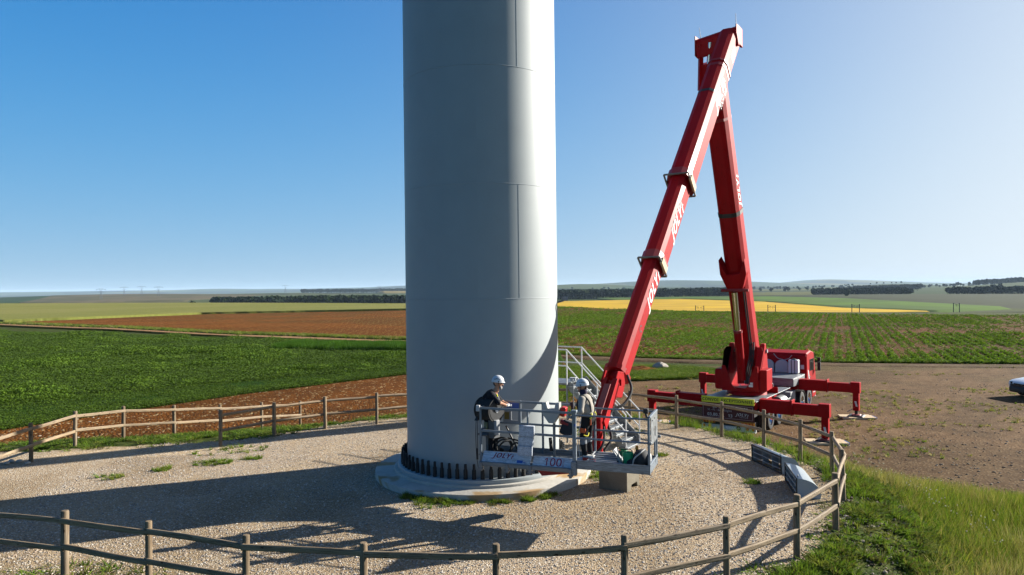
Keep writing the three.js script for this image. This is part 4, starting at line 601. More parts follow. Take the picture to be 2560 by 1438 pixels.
// boom in world coordinates
{
  const e = V(-0.54, 0, 0.8417), n = V(0.8417, 0, 0.54), up = V(0, 1, 0), base = P(10.8, 0, 32.7);
  const pt = (s, y, o) => base.clone().addScaledVector(e, s).addScaledVector(n, o).setY(y);
  const bm = thing('aerial_boom', 'red telescopic double boom folded like an upturned V over the truck', 'boom');
  // an octagonal box section from a to b; w along n, h across; chamfered, rounder below
  function beam(a, b, w, h, w1 = w, h1 = h) {
    const z = b.clone().sub(a), L = z.length(); z.normalize(); const y = z.clone().cross(n).normalize(); if (y.dot(e) > 0) y.negate();  // y points away from the platform side
    const prof = [[-0.5, 0.36], [-0.36, 0.5], [0.36, 0.5], [0.5, 0.36], [0.5, -0.18], [0.40, -0.40], [0.20, -0.5], [-0.20, -0.5], [-0.40, -0.40], [-0.5, -0.18]];
    return { a, b, z, y, L, w, h, geo: (() => { const pos = [], N = prof.length, uv = []; const V0 = prof.map((p) => a.clone().addScaledVector(n, p[0] * w).addScaledVector(y, p[1] * h)), V1 = prof.map((p) => b.clone().addScaledVector(n, p[0] * w1).addScaledVector(y, p[1] * h1)); const tri = (...q) => q.forEach((v) => { pos.push(v.x, v.y, v.z); uv.push(0, 0); }); let run = a.x * 3; for (let i = 0; i < N; i++) { const j = (i + 1) % N, k0 = uv.length, r1 = run + V0[i].distanceTo(V0[j]); tri(V0[i], V0[j], V1[j], V0[i], V1[j], V1[i]); [run, 0, r1, 0, r1, L, run, 0, r1, L, run, L].forEach((q, m) => { uv[k0 + m] = q; }); run = r1; } for (let i = 1; i + 1 < N; i++) { tri(V0[0], V0[i + 1], V0[i]); tri(V1[0], V1[i], V1[i + 1]); } const g = new THREE.BufferGeometry(); g.setAttribute('position', new THREE.Float32BufferAttribute(pos, 3)); g.setAttribute('uv', new THREE.Float32BufferAttribute(uv, 2)); g.computeVertexNormals(); return g; })() };
  }
  const lerpV = (a, b, t) => a.clone().lerp(b, t);
  function collar(B, t, m, k = 1.12, len = 0.22) { const c = lerpV(B.a, B.b, t); return beam(c, c.clone().addScaledVector(B.z, len), B.w * k, B.h * k).geo; }
  function ring(parent, name, c, z, y, w, h, th, wd, m) { const q = (x, yy) => c.clone().addScaledVector(n, x).addScaledVector(y, yy); for (const [p0, p1] of [[[-w, h], [w, h]], [[w, h], [w, -h]], [[w, -h], [-w, -h]], [[-w, -h], [-w, h]]]) { } return part(parent, name, [bar(q(-w, h), q(w, h), th, wd, z), bar(q(w, h), q(w, -h), th, wd, z), bar(q(w, -h), q(-w, -h), th, wd, z), bar(q(-w, -h), q(-w, h), th, wd, z)], m); }
  // lower boom A
  const A0 = pt(-0.95, 1.25, 0), A1 = pt(4.55, 14.3, -0.02), Ab = beam(A0, A1, 0.95, 1.05, 0.9, 1.0), A = part(bm, 'lower_boom', Ab.geo, M.red);
  const aAt = (t, o = 0, y = 0) => lerpV(A0, A1, t).addScaledVector(n, o).addScaledVector(Ab.y, y);
  part(A, 'boom_root', [beam(aAt(-0.02), aAt(0.06), 1.02, 1.12).geo], M.red);
  part(A, 'black_band', [beam(aAt(0.535), aAt(0.548), 0.97, 1.06).geo], M.black);
  { // lug the lift cylinder pushes on
    const pts = [[-0.56, 1.0], [-0.56, 0.35], [-0.34, -0.35], [0.34, -0.35], [0.56, 0.35], [0.56, 1.0], [0.30, 0.35], [-0.30, 0.28]], g = extrude(pts, 0.5, [], 0.02), c = aAt(0.33, 0, -0.5), zz = Ab.y.clone().negate(); g.applyMatrix4(new THREE.Matrix4().makeBasis(n.clone(), zz.clone().cross(n).normalize().dot(up) > 0 ? zz.clone().cross(n).normalize() : zz.clone().cross(n).normalize(), zz)); g.translate(c.x, c.y, c.z); part(A, 'cylinder_lug', g, M.red);
  }
  part(A, 'lug_pin', cyl(aAt(0.30, -0.6, -0.78), aAt(0.30, 0.6, -0.78), 0.07, 0.07, 12), M.redDark);
  const c0 = pt(0.62, 0.75, 0.05), c1 = aAt(0.295, 0.0, -0.86), cm = lerpV(c0, c1, 0.56);
  const cy = part(bm, 'lift_cylinder', cyl(c0, cm, 0.185, 0.185, 24), M.red); part(cy, 'piston_rod', cyl(cm, c1, 0.125, 0.125, 24), M.chrome); part(cy, 'cylinder_head', cyl(lerpV(c0, c1, 0.545), lerpV(c0, c1, 0.57), 0.2, 0.2, 24), M.redDark);
  part(A, 'hydraulic_pipe', [cyl(aAt(0.02, 0.3, -0.56), aAt(0.29, 0.3, -0.56), 0.03, 0.03, 8), cyl(aAt(0.02, 0.38, -0.54), aAt(0.29, 0.38, -0.54), 0.02, 0.02, 8)], M.rubber);
  part(A, 'name_on_side', mark(0.34, false).map((g) => { const m = new THREE.Matrix4().makeBasis(Ab.z.clone(), Ab.y.clone().multiplyScalar(Ab.z.clone().cross(Ab.y).dot(n) > 0 ? 1 : -1), n.clone()); const h = g.clone(); h.applyMatrix4(m); const c = aAt(0.6, 0.475, 0.1); h.translate(c.x, c.y, c.z); return h; }), M.whiteText);
  // head joining the booms
  const H0 = pt(4.6, 14.98, -0.52), H1 = pt(4.55, 15.22, 1.12), hz = H1.clone().sub(H0).normalize();
  { const a = [], R0 = 0.42; for (let k = 0; k <= 10; k++) { const q = lerp(-0.5, Math.PI + 0.2, k / 10); a.push([Math.cos(q) * R0, Math.sin(q) * R0 * 0.75]); } a.push([-0.42, -0.55], [-0.3, -0.55], [-0.28, -0.1], [0.25, -0.1]); const g = extrude(a, H0.distanceTo(H1), [], 0.015), m = new THREE.Matrix4().makeBasis(e.clone().negate(), hz.clone().cross(e.clone().negate()).normalize(), hz); if (m.elements[5] < 0) m.makeBasis(e.clone(), hz.clone().cross(e.clone()).normalize(), hz); g.applyMatrix4(m); const c = lerpV(H0, H1, 0.5); g.translate(c.x, c.y, c.z); const hd = part(bm, 'boom_head', g, M.red); part(hd, 'head_end_plate', [beam(H1.clone().addScaledVector(up, -0.42), H1.clone().addScaledVector(up, 0.30), 0.1, 0.85).geo], M.red); part(hd, 'head_end_plate', [beam(H0.clone().addScaledVector(up, -0.45), H0.clone().addScaledVector(up, 0.34), 0.08, 0.95).geo], M.red);
    part(bm, 'antenna', cyl(H0.clone().addScaledVector(n, 0.12).addScaledVector(up, 0.28), H0.clone().add(V(0.03, 0.85, 0)), 0.012, 0.008, 6), M.black); part(bm, 'antenna', cyl(H1.clone().addScaledVector(n, -0.1).addScaledVector(up, 0.28), H1.clone().add(V(-0.12, 0.85, 0)), 0.012, 0.008, 6), M.black); }
  part(A, 'telescope_sleeve', [0.83, 0.862, 0.89, 0.915].map((t, i) => beam(aAt(t, -0.06), aAt(t + 0.008, -0.06), 1.02 - i * 0.03, 1.14 - i * 0.04).geo), M.redDark);
  part(A, 'head_cylinder', [cyl(aAt(0.92, -0.15, -0.62), H0.clone().addScaledVector(n, 0.6).addScaledVector(e, 0.35), 0.10, 0.10, 14)], M.chrome); part(A, 'head_linkage', [bar(aAt(0.93, -0.45, -0.5), H0.clone().addScaledVector(n, 0.2).addScaledVector(e, 0.3), 0.16, 0.3), bar(aAt(0.93, -0.1, -0.5), H0.clone().addScaledVector(n, 0.55).addScaledVector(e, 0.2), 0.12, 0.3)], M.red);
  // upper boom B in three telescoped sections
  const B0 = pt(4.62, 15.1, 0.74), B1 = P(2.68, 2.78, 18.2), full = B1.clone().sub(B0), bAt = (t) => B0.clone().addScaledVector(full, t);
  const cut = [0, 0.545, 0.765, 1], dims = [[0.74, 0.92], [0.60, 0.76], [0.49, 0.62]];
  let parentB = null, lastB = null;
  dims.forEach(([w, h], i) => {
    const b = beam(bAt(cut[i] - (i ? 0.02 : 0)), bAt(cut[i + 1]), w, h), sec = part(bm, i ? 'boom_extension' : 'upper_boom', b.geo, M.red);
    const yB = b.y, nearEnd = bAt(cut[i + 1]);
    if (i < 2) {
      part(sec, 'end_collar', [beam(nearEnd.clone().addScaledVector(b.z, -0.3), nearEnd, w * 1.09, h * 1.08).geo], M.redDark);
      const zb = b.z; const rg = ring(sec, 'guide_frame', nearEnd.clone().addScaledVector(zb, 0.05), zb, yB, w * 0.55, h * 0.53, 0.05, 0.045, M.collar ??= std([0.16, 0.15, 0.14], 0.5, 0.3)); part(rg, 'wear_pad', [bar(nearEnd.clone().addScaledVector(n, w * 0.57).addScaledVector(yB, h * 0.3), nearEnd.clone().addScaledVector(n, w * 0.57).addScaledVector(yB, -h * 0.3), 0.07, 0.22, zb)], M.pine);
    }
    const side = (g, t, o, ys) => { const zt = b.z.clone().negate(), m = new THREE.Matrix4().makeBasis(zt, n.clone().cross(zt).normalize(), n.clone()); const q = g.clone(); q.applyMatrix4(m); const c = bAt(t).addScaledVector(n, w / 2 + 0.004).addScaledVector(yB, ys); q.translate(c.x, c.y, c.z); return q; };
    if (i === 0) { part(sec, 'black_band', [beam(bAt(0.255), bAt(0.264), w * 1.015, h * 1.012).geo], M.black); part(sec, 'name_on_side', mark(0.42).map((g) => side(g, 0.245, 0, 0.08)), M.whiteText); part(sec, 'number_on_side', [side(letters('100', 0.36, { slant: 0.3 }), 0.075, 0, 0.06)], M.whiteText); part(sec, 'side_cap', [beam(bAt(0.135), bAt(0.142), w * 1.07, h * 1.06).geo, beam(bAt(0.15), bAt(0.16), w * 1.03, h * 1.02).geo], M.redDark); }
    else part(sec, 'name_on_side', mark(i === 1 ? 0.36 : 0.32, false).map((g) => side(g, i === 1 ? 0.655 : 0.825, 0, 0.06)), M.whiteText);
    if (i === 2) part(sec, 'black_ring_mark', [side(new THREE.RingGeometry(0.07, 0.10, 16, 1, 0, 4.6), 0.905, 0, 0.05)], M.black);
    part(sec, 'service_line', [cyl(bAt(cut[i] + 0.01).addScaledVector(n, w * 0.30).addScaledVector(yB, h * 0.5 + 0.02), bAt(cut[i + 1] - 0.02).addScaledVector(n, w * 0.30).addScaledVector(yB, h * 0.5 + 0.02), 0.022, 0.022, 8)], M.rubber);
    for (let k = 0; k < 4; k++) part(sec, 'bolt_head', cyl(nearEnd.clone().addScaledVector(b.z, -0.1).addScaledVector(n, w * 0.54).addScaledVector(yB, h * (0.3 - 0.16 * k)), nearEnd.clone().addScaledVector(b.z, -0.1).addScaledVector(n, w * 0.54 + 0.035).addScaledVector(yB, h * (0.3 - 0.16 * k)), 0.028, 0.028, 8), M.grey);
    lastB = b;
  });
  // tip fitting, jib, hose
  const yB = lastB.y, tip = B1.clone();
  part(bm, 'boom_tip', [beam(tip.clone().addScaledVector(lastB.z, -0.12), tip.clone().addScaledVector(lastB.z, 0.02), 0.6, 0.72).geo, beam(tip, tip.clone().addScaledVector(lastB.z, 0.3).addScaledVector(yB, -0.1), 0.42, 0.36).geo], M.red);
  const J0 = P(2.47, 2.66, 17.65), J1 = P(1.98, 1.80, 16.55), jb = J1.clone().sub(J0), jz = jb.clone().normalize(), jy = jz.clone().cross(n).normalize();
  for (const o of [-0.17, 0.17]) part(bm, 'tip_bracket', extrude([[-0.3, 0.0], [-0.22, 0.28], [0.12, 0.34], [0.30, 0.1], [0.2, -0.3], [-0.1, -0.34]], 0.05, [[[-0.06, -0.05], [0.06, -0.05], [0.06, 0.12], [-0.06, 0.12]]], 0.008).applyMatrix4(new THREE.Matrix4().makeBasis(e.clone(), up.clone(), n.clone().negate())).translate(2.54 + n.x * o, 2.6, -17.8 + n.z * o), M.red);
  const jib = part(bm, 'jib_arm', [bar(J0.clone().addScaledVector(n, -0.11), J1.clone().addScaledVector(n, -0.11), 0.09, 0.34), bar(J0.clone().addScaledVector(n, 0.14), J1.clone().addScaledVector(n, 0.14), 0.13, 0.30), bar(J0, J1, 0.26, 0.14)], M.red);
  part(jib, 'jib_cover', [bar(lerpV(J0, J1, 0.25).addScaledVector(up, 0.2), lerpV(J0, J1, 0.95).addScaledVector(up, 0.2), 0.16, 0.06)], M.redFaded);
  part(bm, 'platform_mount', [cyl(J1.clone().add(V(-0.02, -0.75, 0.12)), J1.clone().add(V(-0.02, 0.22, 0.12)), 0.13, 0.13, 16), bar(P(1.95, 1.12, 16.45), P(1.05, 1.07, 15.95), 0.4, 0.16)], M.red);
  part(bm, 'jib_hose', [tube([P(2.90, 2.82, 17.75), P(2.94, 2.5, 17.4), P(2.7, 2.2, 17.1), P(2.42, 2.1, 16.95), P(2.25, 1.85, 16.75), P(2.3, 1.5, 16.5), P(2.1, 1.25, 16.3)], 0.035, 40, 8), tube([P(2.05, 2.0, 16.6), P(2.12, 1.7, 16.4), P(2.05, 1.4, 16.2), P(1.85, 1.2, 16.1)], 0.03, 30, 8)], M.rubber);
}

// ---------------------------------------------------------------- work platform
const BR = -0.3587, BK = thing('work_platform', 'galvanised work platform basket carrying two workers in front of the tower', 'platform', P(-0.77, 1.16, 15.8), BR);
BK.updateMatrixWorld(true);
const BW = (x, y, z) => BK.localToWorld(V(x, y, z));
{
  const k = BK, r = (name, a, b, w = 0.036, h = w, m = M.zinc) => part(k, name, bar(V(...a), V(...b), w, h), m);
  // decks
  const dk = part(k, 'left_deck', box(2.2, 0.05, 0.96, 1.1, 0.03, -0.52), M.alu); for (let i = 0; i < 7; i++) part(dk, 'deck_rib', box(2.1, 0.012, 0.03, 1.1, 0.061, -0.12 - i * 0.13), M.alu);
  const fl = part(k, 'right_tray_floor', box(1.58, 0.03, 0.96, 3.02, 0.035, -0.5), M.zinc);
  part(k, 'front_kick_plate', box(1.56, 0.19, 0.025, 3.03, 0.105, -0.005), M.zinc); part(k, 'back_kick_plate', box(1.56, 0.17, 0.02, 3.03, 0.1, -0.985), M.zinc); part(k, 'end_kick_plate', box(0.025, 0.17, 0.94, 3.81, 0.1, -0.5), M.zinc);
  part(k, 'rear_beam', box(2.2, 0.16, 0.05, 1.1, 0.08, -1.02), M.alu);
  // sloping front panels with lettering
  const white = std([0.95, 0.96, 0.97], 0.35, 0.05, { map: T.zinc.map });
  function panel(name, x0, x1, y0, label, fn) { const w = x1 - x0, g = new THREE.Group(); g.position.set((x0 + x1) / 2, y0, 0.02); g.rotation.x = -0.62; const o = shade(new THREE.Mesh(box(w, 0.27, 0.025, 0, 0.135, 0), white)); o.name = name; o.userData.label = label; o.position.copy(g.position); o.rotation.copy(g.rotation); k.add(o); fn(o); return o; }
  panel('front_panel', 0.05, 1.2, 0.0, 'pale panel with dark red firm name', (o) => { part(o, 'lettering', mark(0.115, false).map((q) => put(q, -0.12, 0.165, 0.0145)), std([0.28, 0.008, 0.02], 0.5)); part(o, 'small_lettering', put(letters('LOCATION', 0.045, { slant: 0.3, f: fontThin, stretch: 1.4 }), 0.02, 0.075, 0.0145), M.grey); part(o, 'blue_sticker', box(0.14, 0.065, 0.004, 0.33, 0.07, 0.0135, 0, 0, 0, 0), M.blue); part(o, 'small_sticker', box(0.05, 0.02, 0.004, 0.44, 0.055, 0.0135, 0, 0, 0, 0), M.blue); });
  panel('front_panel', 1.25, 2.16, -0.03, 'pale panel with red number 100', (o) => { part(o, 'lettering', put(letters('100', 0.175, { stretch: 1.05, f: fontThin }), 0.0, 0.15, 0.0145), std([0.36, 0.008, 0.03], 0.5)); part(o, 'number_bold', put(letters('100', 0.175, { stretch: 1.07, f: fontThin }), 0.004, 0.152, 0.0150), std([0.36, 0.008, 0.03], 0.5)); part(o, 'small_lettering', put(letters('METRES', 0.035, { f: fontThin }), 0.24, 0.15, 0.0145, 0, 0, Math.PI / 2), M.redFaded); part(o, 'blue_sticker', box(0.1, 0.045, 0.004, 0.3, 0.03, 0.0135, 0, 0, 0, 0), M.blue); });
  part(k, 'lower_beam', [box(2.2, 0.10, 0.07, 1.1, -0.03, 0.02)], M.alu);
  for (const x of [0.05, 0.68, 1.22, 2.13]) part(k, 'hinge_bracket', [box(0.06, 0.2, 0.07, x, -0.09, 0.05), cyl(V(x - 0.06, -0.13, 0.06), V(x + 0.06, -0.13, 0.06), 0.02, 0.02, 8)], M.alu);
  part(k, 'red_base', [put(extrude([[-0.42, 0.08], [0.46, 0.08], [0.4, -0.02], [-0.24, -0.12]], 0.5, [], 0.01), 1.68, -0.1, -0.35)], M.redDark);
  // posts
  for (const [x, z, h, y0] of [[0.02, -0.02, 1.24, -0.05], [0.02, -0.98, 1.24, 0], [0.62, -0.99, 1.25, 0], [1.18, -0.99, 1.22, 0], [2.15, -0.99, 1.22, 0], [3.80, -0.02, 1.19, 0.0], [3.80, -0.98, 1.2, 0], [2.42, -0.99, 1.18, 0]]) part(k, 'post', box(0.05, h - y0, 0.045, x, (h + y0) / 2, z), M.zinc);
  part(k, 'centre_post', [box(0.085, 1.2, 0.07, 2.21, 0.64, -0.01), box(0.12, 0.06, 0.12, 2.21, 1.24, -0.01), box(0.12, 0.3, 0.1, 2.2, 0.02, 0.0)], M.zinc);
  part(k, 'post_sticker', box(0.035, 0.05, 0.004, 2.23, 0.95, 0.0275, 0, 0, 0, 0), M.blue);
  // rails
  for (const h of [1.21, 0.70]) { r('front_rail', [0.04, h, -0.01], [2.18, h - 0.01, -0.01], 0.038, 0.05); r('back_rail', [0.02, h + 0.01, -0.99], [2.15, h, -0.99], 0.038, 0.05); r('left_end_rail', [0.02, h, -0.03], [0.02, h, -0.97], 0.036, 0.045); }
  r('stanchion', [1.15, 0.72, -0.01], [1.15, 1.19, -0.01], 0.036, 0.036);
  for (const h of [1.16, 0.67]) { part(k, 'front_rail', cyl(V(2.25, h, -0.01), V(3.79, h - 0.01, -0.01), 0.021, 0.021, 10), M.zinc); part(k, 'back_rail', cyl(V(2.15, h, -0.99), V(3.79, h - 0.01, -0.99), 0.021, 0.021, 10), M.zinc); }
  // right end: plate with a slot above an open frame
  const plate = extrude([[-0.90, 0.60], [-0.90, 1.18], [-0.06, 1.18], [-0.06, 0.72], [-0.2, 0.60]], 0.014, [[[-0.62, 0.70], [-0.62, 0.92], [-0.5, 0.92], [-0.5, 0.70]]], 0); plate.rotateY(-Math.PI / 2); plate.translate(3.835, 0, 0);
  part(k, 'end_plate', plate, M.alu); part(k, 'end_frame', [bar(V(3.81, 1.19, -0.02), V(3.81, 1.19, -0.98), 0.05, 0.045), bar(V(3.81, 0.2, 0), V(3.81, 0.2, -0.98), 0.04, 0.04), bar(V(3.81, 0.62, -0.72), V(3.81, 0.1, -0.72), 0.04, 0.05)], M.zinc);
  part(k, 'end_hook', [box(0.09, 0.06, 0.06, 3.86, 0.62, -0.95), box(0.06, 0.06, 0.1, 3.83, 0.66, -0.02)], M.alu);
  for (const z of [-0.2, -0.5]) part(k, 'end_bolt', cyl(V(3.84, 1.1, z), V(3.855, 1.1, z), 0.014, 0.014, 8), M.black);
  part(k, 'rail_lamp', [box(0.1, 0.1, 0.1, 3.74, 1.32, -0.05), cyl(V(3.76, 1.18, -0.03), V(3.74, 1.28, -0.05), 0.025, 0.025, 8)], M.black);
  // back notice plate with two blue stickers and an opening
  const np = part(k, 'notice_plate', put(extrude([[0.0, 0], [0.42, 0], [0.42, 0.52], [0, 0.52]], 0.015, [[[0.2, 0.06], [0.37, 0.06], [0.37, 0.27], [0.2, 0.27]]], 0), 0.2, 0.72, -0.985), M.grey);
  part(np, 'sticker', box(0.12, 0.13, 0.004, 0.34, 1.13, -0.974, 0, 0, 0, 0), M.blue); part(np, 'sticker', box(0.2, 0.13, 0.004, 0.51, 1.13, -0.974, 0, 0, 0, 0), M.blue); part(np, 'sticker', box(0.12, 0.17, 0.004, 0.29, 0.88, -0.974, 0, 0, 0, 0), std([0.22, 0.15, 0.02], 0.6));
  // rope and snap hooks on the left end
  part(k, 'safety_rope', [tube([V(-0.06, 1.1, 0.02), V(-0.08, 0.6, 0.03), V(-0.06, 0.1, 0.03), V(-0.03, -0.12, 0.03)], 0.008, 20, 6), tube([V(-0.02, 1.1, 0.02), V(-0.04, 0.6, 0.03), V(-0.03, 0.05, 0.03)], 0.008, 20, 6)], M.black);
  part(k, 'rope_clamp', [box(0.09, 0.14, 0.06, -0.03, 1.2, 0.0)], M.greyLight); part(k, 'rope_weight', put(new THREE.ConeGeometry(0.055, 0.1, 10), -0.06, 0.98, 0.02), M.black); part(k, 'rope_grip', cyl(V(-0.06, 0.3, 0.03), V(-0.05, 0.05, 0.03), 0.022, 0.022, 8), M.black);
}
// gear standing in the basket
function gear(name, label, cat, x, y, z, ry = 0) { return thing(name, label, cat, BW(x, y, z), BR + ry); }
{
  const a = gear('cable_reel', 'black cable reel with a disc flange on a grey stand', 'cable reel', 0.1, 0.068, -0.42, -0.35), Y = 1.04;
  part(a, 'drum', cyl(V(-0.24, Y, 0), V(0.16, Y, 0), 0.255, 0.255, 32), M.rubber); const d = part(a, 'flange', cyl(V(0.16, Y, 0), V(0.19, Y, 0), 0.275, 0.275, 36), M.rubber); part(d, 'flange_face', cyl(V(0.191, Y, 0), V(0.196, Y, 0), 0.23, 0.23, 32), std([0.03, 0.032, 0.035], 0.5)); part(d, 'hub', cyl(V(0.196, Y, 0), V(0.21, Y, 0), 0.05, 0.05, 20), M.white); part(a, 'flange_back', cyl(V(-0.27, Y, 0), V(-0.24, Y, 0), 0.275, 0.275, 36), M.rubber);
  part(a, 'stand', [box(0.07, 0.78, 0.07, -0.08, 0.4, 0.02), box(0.18, 0.42, 0.2, 0.12, 0.62, 0.02), box(0.4, 0.03, 0.4, 0, 0.015, 0), box(0.3, 0.05, 0.26, -0.1, 0.5, 0.05, 0.3)], std([0.10, 0.105, 0.11], 0.6)); part(a, 'clamp', box(0.09, 0.22, 0.05, -0.02, 0.66, 0.14), std([0.16, 0.18, 0.10], 0.6)); part(a, 'side_box', box(0.07, 0.34, 0.12, 0.25, 0.66, 0.06), M.grey);
  const h = gear('hose_coil', 'coils of black hose on the left deck', 'hose', 0.42, 0.07, -0.5);
  part(h, 'coil', [0, 1, 2].map((i) => put(new THREE.TorusGeometry(0.2 - i * 0.015, 0.022, 8, 32), i * 0.05 - 0.05, 0.2, i * 0.05, 0.15 + i * 0.2, 0.4 * i, 0)), M.rubber); part(h, 'hose_end', tube([V(0.15, 0.22, 0), V(0.3, 0.3, 0.02), V(0.42, 0.18, 0.05), V(0.5, 0.03, 0.1)], 0.022, 20, 8), M.rubber);
  const dr = gear('strut_tool', 'black folding strut leaning behind the reel', 'tool', 0.55, 0.068, -0.75); part(dr, 'long_bar', bar(V(-0.2, 0.62, 0), V(0.12, 0.02, 0), 0.035), M.black); part(dr, 'cross_bar', bar(V(-0.15, 0.34, 0.02), V(0.22, 0.28, 0.02), 0.035), M.black);
  const pads = gear('folded_mat', 'pale grey folded mat hanging over the front of the basket', 'mat', 1.12, 0.24, 0.1, 0.12), felt = std([0.85, 0.86, 0.90], 0.9, 0, { map: T.zinc.map });
  [[0, 0.21, 0.0, 0.02], [0.005, 0.2, 0.21, -0.03], [0.015, 0.24, 0.415, 0.03]].forEach(([x, h2, y, t]) => part(pads, 'mat_section', box(0.33, h2, 0.1, x + y * 0.06, y + h2 / 2, -0.02 + t * 0.3, t, 0, -0.03, 0.012), felt));
  const c = gear('control_console', 'light hopper-shaped control console on a post', 'console', 1.55, 0.068, -0.55);
  part(c, 'console_body', put(extrude([[-0.19, 0.30], [-0.19, 0.05], [-0.05, -0.14], [0.06, -0.14], [0.18, 0.05], [0.18, 0.30], [0.12, 0.30], [0.09, 0.16], [-0.08, 0.16], [-0.12, 0.30]], 0.16, [], 0.012), 0, 0.95, 0.02), std([0.45, 0.45, 0.42], 0.5)); part(c, 'console_post', cyl(V(0.04, 0.02, 0), V(0.04, 0.82, 0), 0.032, 0.032, 12), M.alu); part(c, 'base_plate', box(0.2, 0.02, 0.16, 0.04, 0.01, 0), M.alu); part(c, 'red_case', box(0.12, 0.22, 0.2, 0.25, 1.05, -0.06, 0, 0, -0.2, 0.03), std([0.5, 0.02, 0.015], 0.35)); part(c, 'arm', bar(V(-0.06, 0.45, -0.02), V(-0.03, 0.15, 0), 0.06), M.black);
  const b = gear('tool_bag', 'dark cloth bag hanging beside the console', 'bag', 1.86, 0.55, -0.7); part(b, 'bag_body', box(0.3, 0.34, 0.16, 0, 0.18, 0, 0, 0.2, -0.35, 0.06), std([0.03, 0.035, 0.045], 0.9)); part(b, 'bag_flap', box(0.22, 0.1, 0.17, -0.06, 0.3, 0.01, 0, 0.2, -0.35, 0.03), M.redDark); part(b, 'strap', tube([V(0, 0.34, 0), V(0.06, 0.52, -0.1), V(0.02, 0.66, -0.28)], 0.012, 12, 6), M.black);
  const m = gear('sensor_mast', 'thin metal mast with a small sensor on top', 'mast', 1.96, 0.068, -0.85); part(m, 'mast_tube', cyl(V(0, 0, 0), V(0, 1.72, 0), 0.015, 0.012, 8), M.alu); part(m, 'black_sleeve', cyl(V(0.0, 0.02, 0.0), V(0, 1.05, 0), 0.024, 0.024, 8), M.black); part(m, 'sensor_head', [box(0.15, 0.02, 0.1, 0, 1.78, 0), box(0.06, 0.07, 0.06, -0.03, 1.735, 0), box(0.035, 0.05, 0.05, 0.045, 1.74, 0)], M.greyLight); part(m, 'green_ring', cyl(V(0, 0.9, 0), V(0, 0.96, 0), 0.03, 0.03, 8), M.green); part(m, 'clamp', box(0.1, 0.16, 0.03, -0.03, 1.14, -0.05, 0, 0, 0.3), M.black);
  const p = gear('slatted_rack', 'low rack of pale metal slats on the tray', 'rack', 2.75, 0.12, -0.36); for (let i = 0; i < 6; i++) part(p, 'slat', box(0.66 - i * 0.02, 0.02, 0.045, 0.02 * i, 0.02 + i * 0.022, 0.22 - i * 0.1, -0.2), M.greyLight); part(p, 'rack_side', [bar(V(-0.33, 0.0, 0.25), V(-0.26, 0.13, -0.32), 0.03), bar(V(0.36, 0.0, 0.25), V(0.40, 0.13, -0.32), 0.03)], M.grey); part(p, 'rack_foot', [box(0.05, 0.1, 0.05, -0.28, -0.02, 0.2), box(0.05, 0.1, 0.05, 0.34, -0.02, 0.2)], M.grey);
  const lid = gear('toolbox_lid', 'grey open lid leaning against the green can', 'lid', 3.13, 0.055, -0.4); part(lid, 'lid_board', box(0.02, 0.4, 0.36, -0.02, 0.17, 0, 0, 0, 0.55), M.grey); part(lid, 'lid_rim', box(0.03, 0.03, 0.37, -0.13, 0.34, 0, 0, 0, 0.55), M.greyLight);
  function can(label, x, z, k, tone) { const g = gear('green_can', label, 'can', x, 0.055, z); part(g, 'can_body', put(lathe([[0.001, 0], [0.085, 0], [0.1, 0.02], [0.115, 0.16], [0.12, 0.29], [0.105, 0.31], [0.10, 0.29], [0.09, 0.03], [0.001, 0.02]], 24).scale(k, k, k * 0.8)), tone); part(g, 'can_handle', tube([V(-0.11 * k, 0.29 * k, 0), V(-0.06 * k, 0.36 * k, 0), V(0.06 * k, 0.36 * k, 0), V(0.11 * k, 0.29 * k, 0)], 0.008, 14, 6), M.black); return g; }
  can('bright green plastic bucket in the right tray', 3.29, -0.38, 1.0, M.green); can('darker green bucket behind the bright one', 3.12, -0.62, 0.95, std([0.015, 0.20, 0.07], 0.5));
  const tl = gear('power_tool', 'small red and black power tool lying behind the rack', 'tool', 3.05, 0.2, -0.62); part(tl, 'tool_body', put(new THREE.CapsuleGeometry(0.06, 0.1, 4, 12), 0, 0.08, 0, 0.4, 0, 1.2), M.redDark); part(tl, 'tool_grip', bar(V(0.04, 0.08, 0), V(0.14, -0.06, 0.03), 0.04), M.black); part(tl, 'tool_support', box(0.2, 0.16, 0.14, 0.05, -0.05, -0.02), M.black);
  const bl = gear('spray_bottle', 'small bottle with orange cap beside the green bucket', 'bottle', 3.45, 0.055, -0.55); part(bl, 'bottle_body', lathe([[0.001, 0], [0.045, 0], [0.05, 0.2], [0.03, 0.3], [0.03, 0.36], [0.001, 0.37]], 16), M.black); part(bl, 'bottle_cap', cyl(V(0, 0.34, 0), V(0, 0.42, 0), 0.035, 0.03, 12), M.orange);
  const bp = gear('backpack', 'black backpack slumped in the right end of the tray', 'backpack', 3.56, 0.055, -0.42); part(bp, 'pack_body', [put(new THREE.SphereGeometry(0.2, 20, 14).scale(0.95, 0.95, 1.3), 0.02, 0.19, 0, 0, 0, 0.4), put(new THREE.SphereGeometry(0.13, 16, 10).scale(1.1, 0.7, 1.2), -0.16, 0.1, 0.06)], std([0.02, 0.02, 0.024], 0.8)); part(bp, 'pack_strap', tube([V(-0.14, 0.05, 0.22), V(-0.1, 0.22, 0.27), V(0.02, 0.34, 0.2), V(0.1, 0.4, 0.05)], 0.014, 18, 6), M.greyLight); part(bp, 'pack_panel', put(new THREE.SphereGeometry(0.12, 16, 10).scale(0.4, 1, 1), 0.19, 0.2, 0.05), M.grey);
